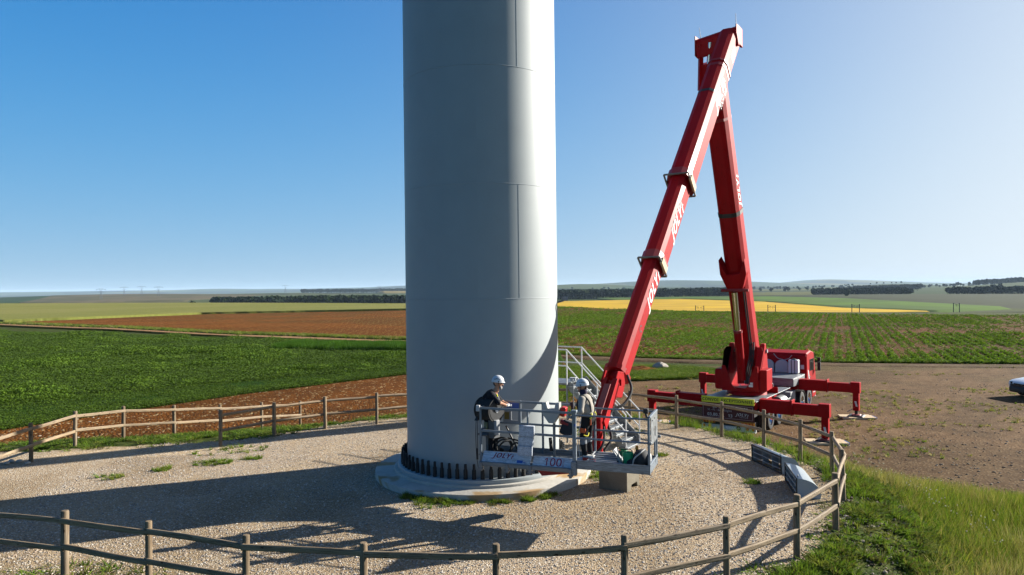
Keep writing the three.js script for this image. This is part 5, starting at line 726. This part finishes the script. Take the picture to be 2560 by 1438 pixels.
  const rb = gear('red_toolbox', 'small red toolbox on the deck at the worker\'s feet', 'toolbox', 2.42, 0.055, -0.42); part(rb, 'box_body', box(0.26, 0.13, 0.16, 0, 0.065, 0, 0, 0, 0, 0.02), std([0.42, 0.012, 0.012], 0.4)); part(rb, 'box_lid', box(0.25, 0.04, 0.15, 0, 0.15, 0, 0, 0, 0, 0.015), M.greyLight); part(rb, 'box_handle', tube([V(-0.08, 0.165, 0), V(-0.05, 0.21, 0), V(0.05, 0.21, 0), V(0.08, 0.165, 0)], 0.01, 12, 6), M.black);
}
// ---------------------------------------------------------------- people
function sdfGeo(bones, c, half, res, k = 0.035) {                 // bones: [ax, ay, az, bx, by, bz, ra, rb, colour]
  const mc = new MarchingCubes(res, new THREE.MeshStandardMaterial(), false, false, 260000), N = res, h = N / 2; mc.isolation = 0;
  const dist = (px, py, pz, col) => {
    let d = 9, bd = 9, bc = null;
    for (const b of bones) {
      const bx = b[3] - b[0], by = b[4] - b[1], bz = b[5] - b[2], qx = px - b[0], qy = py - b[1], qz = pz - b[2], L = bx * bx + by * by + bz * bz, t = L ? clamp((qx * bx + qy * by + qz * bz) / L, 0, 1) : 0;
      const sx = b[9] ?? 1, e = Math.hypot((qx - bx * t), (qy - by * t), (qz - bz * t) * sx) - lerp(b[6], b[7], t);
      if (e < bd) { bd = e; bc = b[8]; }
      const m = clamp(0.5 + 0.5 * (d - e) / k, 0, 1); d = lerp(d, e, m) - k * m * (1 - m);
    }
    return col ? bc : d;
  };
  for (let z = 0; z < N; z++) for (let y = 0; y < N; y++) for (let x = 0; x < N; x++) mc.field[x + y * N + z * N * N] = -dist(c[0] + (x - h) / h * half, c[1] + (y - h) / h * half, c[2] + (z - h) / h * half);
  mc.update();
  const n = mc.count, g0 = new THREE.BufferGeometry(); g0.setAttribute('position', new THREE.BufferAttribute(mc.positionArray.slice(0, n * 3), 3)); const g = mergeVertices(g0, 1e-5); g.scale(half, half, half); g.translate(...c); g.computeVertexNormals();
  const p = g.attributes.position, col = new Float32Array(p.count * 3); for (let i = 0; i < p.count; i++) col.set(dist(p.getX(i), p.getY(i), p.getZ(i), true), i * 3);
  g.setAttribute('color', new THREE.BufferAttribute(col, 3)); return clean(g);
}
function hand(w, dir, side, col) {                                 // wrist, pointing direction, sideways; five fingers closed over a bar
  const u = V(...dir).normalize(), s = V(...side).normalize(), q = u.clone().cross(s).normalize(), o = V(...w), at = (a, b, c) => o.clone().addScaledVector(u, a).addScaledVector(s, b).addScaledVector(q, c), B = [];
  const bone = (p, r, ra, rb) => B.push([p.x, p.y, p.z, r.x, r.y, r.z, ra, rb, col]);
  bone(at(0, 0, 0), at(0.05, 0, 0), 0.028, 0.034); bone(at(0.05, -0.02, 0), at(0.05, 0.02, 0), 0.026, 0.026);
  [-0.033, -0.011, 0.011, 0.032].forEach((b, i) => { const l = [0.026, 0.033, 0.035, 0.03][i], k1 = at(0.085, b, 0), k2 = at(0.085 + l, b * 1.05, -0.022), k3 = at(0.085 + l * 0.9, b * 1.02, -0.052); bone(at(0.06, b * 0.9, 0), k1, 0.012, 0.011); bone(k1, k2, 0.011, 0.010); bone(k2, k3, 0.010, 0.009); });
  const t1 = at(0.045, 0.05, -0.015), t2 = at(0.075, 0.052, -0.045); bone(at(0.02, 0.025, 0), t1, 0.014, 0.012); bone(t1, t2, 0.012, 0.010);
  return sdfGeo(B, [o.x + u.x * 0.06, o.y + u.y * 0.06, o.z + u.z * 0.06], 0.12, 48, 0.006);
}
function headGeo(c, f, skin, hair) {                               // c centre, f facing yaw
  const r = (x, y, z) => [c[0] + x * Math.cos(f) + z * Math.sin(f), c[1] + y, c[2] - x * Math.sin(f) + z * Math.cos(f)], B = [], bone = (a, b, ra, rb, col = skin) => B.push([...r(...a), ...r(...b), ra, rb, col]);
  bone([-0.02, 0.035, 0], [0.012, 0.03, 0], 0.088, 0.082, skin); bone([-0.045, 0.03, 0], [-0.05, 0.02, 0], 0.075, 0.07, hair);
  bone([0.035, -0.06, 0], [0.05, -0.085, 0], 0.05, 0.036); bone([0.085, 0.008, 0], [0.112, -0.03, 0], 0.010, 0.015); bone([0.07, 0.022, -0.03], [0.075, 0.022, -0.03], 0.012, 0.012, [0.03, 0.02, 0.018]); bone([0.07, 0.022, 0.03], [0.075, 0.022, 0.03], 0.012, 0.012, [0.03, 0.02, 0.018]);
  bone([0.078, -0.062, -0.018], [0.078, -0.062, 0.018], 0.010, 0.010, [0.30, 0.12, 0.09]); bone([-0.01, -0.005, 0.082], [-0.015, -0.025, 0.084], 0.02, 0.014); bone([-0.01, -0.005, -0.082], [-0.015, -0.025, -0.084], 0.02, 0.014); bone([-0.03, -0.07, 0], [-0.045, -0.15, 0], 0.055, 0.06, skin);
  return sdfGeo(B, c, 0.2, 64, 0.018);
}
const cloth = new THREE.MeshPhysicalMaterial({ color: 0xffffff, vertexColors: true, roughness: 0.85, specularIntensity: 0.35, side: THREE.DoubleSide });
function helmet(parent, c, f, tilt = 0) {
  const g = new THREE.SphereGeometry(0.135, 32, 18, 0, 6.2832, 0, Math.PI * 0.53); g.scale(1.08, 1.05, 0.9); const brim = new THREE.TorusGeometry(0.128, 0.012, 8, 32); brim.rotateX(Math.PI / 2); brim.scale(1.12, 1, 0.93); brim.translate(0.006, -0.012, 0); const peak = put(new THREE.SphereGeometry(0.06, 16, 8).scale(1, 0.18, 1.4), 0.115, -0.008, 0, 0, 0, -0.15);
  const h = part(parent, 'helmet', [g, brim, peak], std([0.72, 0.74, 0.76], 0.3)); h.position.set(...c); h.rotation.set(0, f, tilt, 'YXZ');
  for (const s of [-1, 1]) { for (let k = 0; k < 4; k++) part(h, 'vent', box(0.03, 0.014, 0.02, -0.07 + k * 0.035, 0.055 + 0.012 * Math.sin(k), s * (0.109 - 0.003 * k), 0, 0, 0.25, 0.005), M.black); part(h, 'strap_clip', box(0.03, 0.05, 0.012, 0.02, -0.005, s * 0.121, 0, 0, 0, 0.005), M.black); }
  part(h, 'chin_strap', [tube([V(0.02, -0.02, 0.115), V(0.04, -0.1, 0.085), V(0.06, -0.165, 0.0), V(0.04, -0.1, -0.085), V(0.02, -0.02, -0.115)], 0.006, 24, 6)], M.black); return h;
}
{ // worker leaning on the reel, facing right
  const BLK = [0.012, 0.012, 0.016], PANT = [0.010, 0.010, 0.012], SK = [0.42, 0.22, 0.14], GL = [0.62, 0.63, 0.62], BOOT = [0.02, 0.018, 0.016];
  const B = [[-0.20, 0.95, 0.10, -0.06, 0.50, 0.12, 0.1, 0.070, PANT], [-0.06, 0.50, 0.12, -0.08, 0.12, 0.12, 0.066, 0.045, PANT], [-0.08, 0.10, 0.12, 0.08, 0.045, 0.13, 0.05, 0.045, BOOT], [-0.20, 0.95, -0.10, 0.02, 0.50, -0.12, 0.1, 0.070, PANT], [0.02, 0.50, -0.12, -0.02, 0.12, -0.12, 0.066, 0.045, PANT], [-0.02, 0.10, -0.12, 0.14, 0.045, -0.13, 0.05, 0.045, BOOT],
    [-0.21, 0.98, -0.06, -0.21, 0.98, 0.06, 0.14, 0.14, PANT], [-0.20, 1.03, 0, -0.16, 1.18, 0, 0.158, 0.168, BLK, 0.86], [-0.16, 1.18, 0, -0.09, 1.33, 0, 0.17, 0.15, BLK, 0.8], [-0.06, 1.37, -0.13, -0.06, 1.37, 0.13, 0.095, 0.095, BLK], [-0.02, 1.41, 0, 0.045, 1.49, 0, 0.075, 0.06, SK],
    [-0.05, 1.38, 0.18, 0.12, 1.23, 0.28, 0.08, 0.056, BLK], [0.12, 1.23, 0.28, 0.27, 1.15, 0.16, 0.048, 0.036, SK], [-0.05, 1.38, -0.18, 0.12, 1.16, -0.25, 0.08, 0.056, BLK], [0.12, 1.16, -0.25, 0.28, 1.12, -0.14, 0.045, 0.034, SK]];
  const o = thing('person', 'bearded worker in black clothes and white helmet standing at the cable reel', 'person', P(-0.43, 1.225, 16.28), -0.12);
  const HC = [0.085, 1.615, 0];
  const body = part(o, 'body', [sdfGeo(B, [0, 0.8, 0], 0.85, 120), headGeo(HC, 0.12, SK, [0.08, 0.07, 0.06]), hand([0.27, 1.15, 0.16], [0.35, -0.35, -0.85], [0.9, 0.1, 0.3], GL), hand([0.28, 1.12, -0.14], [0.5, -0.3, 0.7], [-0.8, 0.1, 0.5], GL)], cloth);
  const bd = part(o, 'beard', put(new THREE.SphereGeometry(0.05, 16, 12).scale(0.85, 1.0, 1.05), HC[0] + 0.052, HC[1] - 0.085, 0), std([0.42, 0.40, 0.38], 0.95)); part(o, 'sunglasses', [box(0.012, 0.03, 0.13, HC[0] + 0.088, HC[1] + 0.02, -0.01, 0, 0.12, 0, 0.004)], M.blackGloss);
  helmet(o, [HC[0] - 0.008, HC[1] + 0.065, 0], 0.12, -0.10);
  part(o, 'harness', [tube([V(-0.32, 1.1, 0.1), V(-0.24, 1.36, 0.13), V(-0.06, 1.47, 0.11), V(0.05, 1.34, 0.1), V(-0.01, 1.1, 0.1)], 0.017, 24, 6), tube([V(-0.32, 1.1, -0.1), V(-0.24, 1.36, -0.13), V(-0.06, 1.47, -0.11), V(0.05, 1.34, -0.1), V(-0.01, 1.1, -0.1)], 0.017, 24, 6)], M.rubber); part(o, 'harness_buckle', box(0.04, 0.06, 0.05, 0.065, 1.36, 0.12), M.yellow); part(o, 'tool_strap', tube([V(0.1, 1.35, 0.12), V(0.12, 1.28, 0.17), V(0.1, 1.2, 0.2)], 0.008, 10, 6), M.greyLight);
}
{ // worker seen from behind, left hand on the rail
  const SH = [0.27, 0.245, 0.21], PANT = [0.013, 0.013, 0.015], KN = [0.16, 0.17, 0.19], SK = [0.42, 0.22, 0.14], GL = [0.20, 0.22, 0.24], BOOT = [0.28, 0.33, 0.4];
  const B = [[-0.05, 0.95, -0.10, 0.02, 0.56, -0.12, 0.105, 0.078, PANT], [0.02, 0.56, -0.12, 0.015, 0.42, -0.12, 0.076, 0.072, KN], [0.015, 0.42, -0.12, -0.03, 0.12, -0.12, 0.072, 0.055, PANT], [-0.03, 0.10, -0.12, 0.13, 0.045, -0.13, 0.052, 0.045, BOOT], [-0.05, 0.95, 0.10, 0.0, 0.56, 0.13, 0.105, 0.078, PANT], [0.0, 0.56, 0.13, 0.0, 0.42, 0.13, 0.076, 0.072, KN], [0.0, 0.42, 0.13, -0.05, 0.12, 0.13, 0.072, 0.055, PANT], [-0.05, 0.10, 0.13, 0.11, 0.045, 0.14, 0.052, 0.045, BOOT],
    [-0.06, 0.97, -0.06, -0.06, 0.97, 0.06, 0.13, 0.13, PANT], [-0.05, 1.05, 0, -0.02, 1.20, 0, 0.138, 0.145, SH, 0.84], [-0.02, 1.20, 0, 0.02, 1.35, 0, 0.15, 0.142, SH, 0.78], [0.01, 1.38, -0.14, 0.01, 1.38, 0.14, 0.088, 0.088, SH], [0.03, 1.43, 0, 0.07, 1.52, 0, 0.07, 0.06, [0.02, 0.015, 0.04]],
    [0.01, 1.39, -0.19, -0.03, 1.16, -0.33, 0.078, 0.058, SH], [-0.03, 1.16, -0.33, 0.09, 1.06, -0.47, 0.056, 0.04, SH], [0.01, 1.39, 0.19, 0.02, 1.14, 0.29, 0.078, 0.058, SH], [0.02, 1.14, 0.29, 0.2, 1.05, 0.2, 0.056, 0.04, SH]];
  const o = thing('person', 'worker in grey shirt, harness and white helmet with a hand on the rail', 'person', P(1.60, 1.212, 15.48), 2.62);
  const HC = [0.085, 1.635, 0];
  part(o, 'body', [sdfGeo(B, [0, 0.8, 0], 0.85, 120), headGeo(HC, 0.25, SK, [0.03, 0.02, 0.02]), hand([0.09, 1.06, -0.47], [0.35, -0.2, -0.8], [0.9, 0, 0.35], GL), hand([0.2, 1.05, 0.2], [0.8, -0.3, -0.3], [0.3, 0, 0.9], GL)], cloth);
  part(o, 'neck_gaiter', put(lathe([[0.068, -0.06], [0.082, -0.02], [0.078, 0.05], [0.07, 0.06]], 20).scale(1.05, 1, 1), HC[0] - 0.03, HC[1] - 0.10, 0), std([0.02, 0.012, 0.05], 0.9));
  helmet(o, [HC[0] - 0.008, HC[1] + 0.06, 0], 0.25, -0.12);
  const st = (z) => tube([V(0.13, 1.12, z), V(0.14, 1.32, z * 1.1), V(0.02, 1.475, z * 1.1), V(-0.13, 1.36, z), V(-0.16, 1.12, z * 0.6)], 0.019, 28, 6);
  part(o, 'harness', [st(0.12), st(-0.12), put(new THREE.TorusGeometry(0.155, 0.03, 8, 32).rotateX(Math.PI / 2).scale(1, 1.4, 1.12), -0.05, 1.04, 0)], M.rubber);
  part(o, 'yellow_loop', [tube([V(-0.18, 1.1, -0.1), V(-0.2, 1.03, -0.14), V(-0.17, 0.98, -0.16)], 0.018, 12, 6), tube([V(-0.20, 1.12, 0.02), V(-0.21, 1.06, 0.06), V(-0.19, 1.0, 0.1)], 0.018, 12, 6), tube([V(-0.04, 0.62, -0.21), V(-0.10, 0.60, -0.15), V(-0.1, 0.66, -0.08)], 0.012, 12, 6)], M.yellow);
  part(o, 'orange_patch', [box(0.03, 0.13, 0.1, -0.155, 0.9, -0.1, 0, 0.4, 0, 0.01), box(0.14, 0.1, 0.03, -0.01, 0.72, -0.205, 0, 0.1, 0.1, 0.01), box(0.03, 0.06, 0.12, -0.17, 1.0, 0.08, 0, -0.3, 0, 0.01)], std([0.6, 0.10, 0.015], 0.6));
  part(o, 'tool_pouch', box(0.12, 0.2, 0.1, -0.10, 0.88, 0.18, 0, 0.3, 0, 0.03), M.black); part(o, 'lanyard', tube([V(0.02, 1.0, -0.19), V(0.05, 0.7, -0.27), V(0.08, 0.4, -0.24), V(0.05, 0.12, -0.22)], 0.009, 24, 6), M.greyLight);
}

// ---------------------------------------------------------------- parked car at the right edge
{
  const o = thing('parked_car', 'white car nosing into the picture at the right edge of the hardstand', 'car', P(28.75, ground(30, 39.5) + 0.012, 39.7), 0.06);
  // local: x from the nose (0) backwards (+), z across
  const body = [[0.10, 0.36], [0.02, 0.55], [0.0, 0.72], [0.05, 0.86], [0.25, 0.95], [0.75, 1.03], [1.15, 1.10], [1.75, 1.50], [2.3, 1.62], [3.2, 1.60], [3.9, 1.45], [4.25, 1.05], [4.35, 0.7], [4.3, 0.38], [3.9, 0.3], [0.6, 0.3]];
  const W = 0.9, slices = [[-1, 0.80], [-0.97, 0.93], [-0.85, 0.985], [-0.5, 1], [0.5, 1], [0.85, 0.985], [0.97, 0.93], [1, 0.80]], pos = [], idx = [];
  const mid = [2.15, 0.75];
  slices.forEach(([z, k]) => body.forEach(([x, y]) => { const tuck = y > 1.05 ? 1 - 0.28 * smoothstep(y, 1.05, 1.62) : 1; pos.push(mid[0] + (x - mid[0]) * (0.9 + 0.1 * k) , mid[1] + (y - mid[1]) * k, z * W * tuck); }));
  const N = body.length; for (let s = 0; s + 1 < slices.length; s++) for (let i = 0; i < N; i++) { const a = s * N + i, b = s * N + (i + 1) % N, c = a + N, e2 = b + N; idx.push(a, b, c, b, e2, c); }
  for (const s of [0, slices.length - 1]) { const c = pos.length / 3; pos.push(mid[0], mid[1], slices[s][0] * W); for (let i = 0; i < N; i++) idx.push(c, s * N + i, s * N + (i + 1) % N); }
  const g = new THREE.BufferGeometry(); g.setAttribute('position', new THREE.Float32BufferAttribute(pos, 3)); g.setIndex(idx); g.computeVertexNormals();
  part(o, 'car_body', toCreasedNormals(g, 0.7), new THREE.MeshPhysicalMaterial({ color: new THREE.Color().setRGB(0.62, 0.64, 0.67), roughness: 0.3, clearcoat: 0.8, clearcoatRoughness: 0.08, side: THREE.DoubleSide }));
  part(o, 'front_bumper', [box(0.5, 0.36, 1.66, 0.2, 0.42, 0, 0, 0, 0, 0.12), box(0.3, 0.2, 1.5, 0.12, 0.64, 0, 0, 0, 0, 0.06)], M.black);
  part(o, 'grille', box(0.06, 0.12, 0.9, -0.0, 0.72, 0, 0, 0, 0, 0.02), M.blackGloss);
  for (const s of [-1, 1]) { const h = part(o, 'headlight', box(0.42, 0.11, 0.3, 0.2, 0.80, s * 0.68, 0, s * 0.45, 0.1, 0.03), M.blackGloss); part(h, 'lamp_lens', put(new THREE.SphereGeometry(0.045, 12, 8), 0.06, 0.80, s * 0.80), M.chrome); part(h, 'lamp_lens', put(new THREE.SphereGeometry(0.035, 12, 8), 0.0, 0.80, s * 0.70), M.chrome);
    for (const x of [0.82, 3.45]) { const w = part(o, 'wheel', put(new THREE.TorusGeometry(0.25, 0.085, 12, 28), x, 0.325, s * 0.84), M.rubber); part(w, 'rim', put(new THREE.CylinderGeometry(0.2, 0.2, 0.1, 20), x, 0.325, s * 0.86, Math.PI / 2), M.chrome); part(o, 'wheel_arch', put(new THREE.TorusGeometry(0.37, 0.04, 8, 20, Math.PI), x, 0.33, s * 0.885), M.black); }
    part(o, 'side_window', put(new THREE.ShapeGeometry(shapeOf([[1.5, 1.12], [1.95, 1.46], [2.9, 1.5], [3.7, 1.38], [3.85, 1.12]])), 0, 0, s * 0.80, -s * 0.32 * 0, 0, 0), M.blackGloss); part(o, 'door_mirror', box(0.12, 0.14, 0.18, 1.5, 1.1, s * 0.98, 0, 0, 0, 0.04), M.black); }
  part(o, 'windscreen', put(box(0.02, 0.66, 1.25, 0, 0, 0), 1.43, 1.33, 0, 0, 0, -1.0), M.blackGloss);
}
// ---------------------------------------------------------------- far things: pylons, railway masts, single trees, rock
{
  const steel = dull([0.10, 0.11, 0.12]);
  function pylon(label, x, d, h) {
    const o = thing('power_pylon', label, 'pylon', P(x, ground(x, d), d), 0.5, 'power pylons on the far left slopes'), w = h * 0.10, t = 0.35;
    for (const [sx, sz] of [[-1, -1], [1, -1], [1, 1], [-1, 1]]) part(o, 'leg', bar(V(sx * w, 0, sz * w), V(sx * w * 0.22, h * 0.72, sz * w * 0.22), t), steel);
    for (const sx of [-1, 1]) part(o, 'horn', bar(V(sx * w * 0.25, h * 0.70, 0), V(sx * w * 1.0, h, 0), t * 1.3), steel);
    part(o, 'cross_arm', [bar(V(-h * 0.34, h * 0.92, 0), V(h * 0.34, h * 0.92, 0), t * 1.2), bar(V(-h * 0.34, h * 0.93, 0), V(0, h * 0.99, 0), t), bar(V(h * 0.34, h * 0.93, 0), V(0, h * 0.99, 0), t)], steel); part(o, 'lower_arm', bar(V(-h * 0.2, h * 0.72, 0), V(h * 0.2, h * 0.72, 0), t), steel);
    for (let k = 0; k < 4; k++) { const y0 = h * 0.17 * k, y1 = h * 0.17 * (k + 1), a = w * (1 - 0.78 * y0 / (h * 0.72)), b = w * (1 - 0.78 * y1 / (h * 0.72)); part(o, 'brace', [bar(V(-a, y0, a), V(b, y1, b), t * 0.7), bar(V(a, y0, a), V(-b, y1, b), t * 0.7)], steel); }
    for (const q of [-0.32, 0, 0.32]) part(o, 'insulator', bar(V(h * q, h * 0.92, 0), V(h * q, h * 0.84, 0), t), steel);
  }
  pylon('nearest and widest lattice power pylon on the tan slope', -1010, 1720, 31); pylon('second power pylon from the left on the far slope', -1125, 2030, 31); pylon('third power pylon from the left on the far slope', -1090, 2060, 32); pylon('power pylon at the edge of the green slope', -990, 1960, 32); pylon('lone far pylon above the dark wood', -900, 2780, 38); pylon('tiny pylon on the skyline next to the tower', -630, 3320, 30);
  const mastMat = dull([0.07, 0.07, 0.075]);
  const masts = [[1737, 783], [1758, 783], [1918, 785], [1937, 785], [2128, 789], [2147, 789], [2382, 791], [2397, 791]].map(([px]) => (px + 1 - 1280) / 1750);
  masts.forEach((u, i) => { const d = i % 2 ? 478 : 486, x = u * d, o = thing('railway_mast', ['left mast of the railway pair nearest the booms', 'right mast of the railway pair nearest the booms', 'left mast of the railway pair just right of the lower boom', 'right mast of the railway pair just right of the lower boom', 'left mast of the third railway pair', 'right mast of the third railway pair', 'left mast of the railway pair furthest right', 'right mast of the railway pair furthest right'][i], 'mast', P(x, ground(x, d), d), 0.2, 'catenary masts along the railway'), s = i % 2 ? -1 : 1; part(o, 'pole', bar(V(0, 0, 0), V(0, 7.4, 0), 0.34, 0.34), mastMat); part(o, 'bracket', bar(V(0, 5.6, 0), V(s * 2.6, 6.1, 0), 0.16), mastMat); part(o, 'stay', bar(V(0, 7.1, 0), V(s * 2.6, 6.1, 0), 0.12), mastMat); part(o, 'registration_arm', bar(V(s * 1.4, 5.0, 0), V(s * 2.6, 5.4, 0), 0.12), mastMat); });
  function tree(label, x, d, h, seed) { const o = thing('lone_tree', label, 'tree', P(x, ground(x, d), d), seed, 'single trees far off'); const c = part(o, 'crown', treeGeo(seed, 420).scale(h * 1.2, h, h * 1.2), dull([0.026, 0.045, 0.016])); part(o, 'trunk', cyl(V(0, -0.3, 0), V(0, h * 0.5, 0), h * 0.035, h * 0.02, 8), dull([0.05, 0.04, 0.03])); }
  tree('round dark tree alone on the green rise at right', 0.4795 * 1150, 1150, 13, 51); tree('small tree left of the round dark one', 0.447 * 1350, 1350, 9, 52); tree('single dark bush standing at the end of the left wood', -0.457 * 900, 900, 9, 53);
  const rk = new THREE.IcosahedronGeometry(0.5, 2), p = rk.attributes.position; for (let i = 0; i < p.count; i++) { const k = 0.75 + 0.45 * vnoise(p.getX(i) * 4 + 9, p.getY(i) * 4 + p.getZ(i) * 3 + 9); p.setXYZ(i, p.getX(i) * k * 1.5, p.getY(i) * k * 0.7, p.getZ(i) * k * 0.8); } rk.computeVertexNormals();
  solo('boulder', 'pale grey boulder on the grass behind the boom tip', 'boulder', rk, dull([0.30, 0.27, 0.23]), P(11.66, ground(11.66, 55.5) + 0.2, 55.5), 0.3);
  const heap = new THREE.SphereGeometry(1, 24, 10, 0, 6.2832, 0, Math.PI / 2); { const q = heap.attributes.position; for (let i = 0; i < q.count; i++) { const k = 0.8 + 0.5 * vnoise(q.getX(i) * 4 + 19, q.getZ(i) * 4 + 9); q.setXYZ(i, q.getX(i) * 1.6 * k, q.getY(i) * 0.35 * k - 0.03, q.getZ(i) * 0.9 * k); } heap.computeVertexNormals(); }
  solo('earth_heap', 'low heap of bare earth on the grass patch', 'heap', heap, texMat(T.soil, 0.05, 0.97), P(9.6, ground(9.6, 54.5), 54.5), 0.2);
  // rubble beside the left fence
  const R = rng(91); for (let i = 0; i < 4; i++) { const g = new THREE.DodecahedronGeometry(0.05 + 0.05 * R(), 1), q = g.attributes.position; for (let k = 0; k < q.count; k++) { const s = 0.8 + 0.4 * vnoise(q.getX(k) * 9 + i * 7 + 20, q.getY(k) * 9 + q.getZ(k) * 7 + 20); q.setXYZ(k, q.getX(k) * s * 1.3, q.getY(k) * s * 0.7, q.getZ(k) * s); } g.computeVertexNormals(); const x = -15.1 + R() * 0.9, d = 20.5 + R() * 0.5; solo('rubble_stone', ['flat pale stone at the foot of the leftmost fence post', 'rounded pale stone in the small pile at the left fence', 'small pale stone nearest the soil by the left fence', 'pale stone half hidden in grass by the left fence'][i], 'stone', g, dull([0.34, 0.32, 0.28]), P(x, ground(x, d) + 0.05, d), R() * 6, 'white rubble stones by the left fence'); }
}
scene.traverse((o) => { if (o.isMesh) { o.castShadow = true; o.receiveShadow = true; } });
renderer.render(scene, camera);
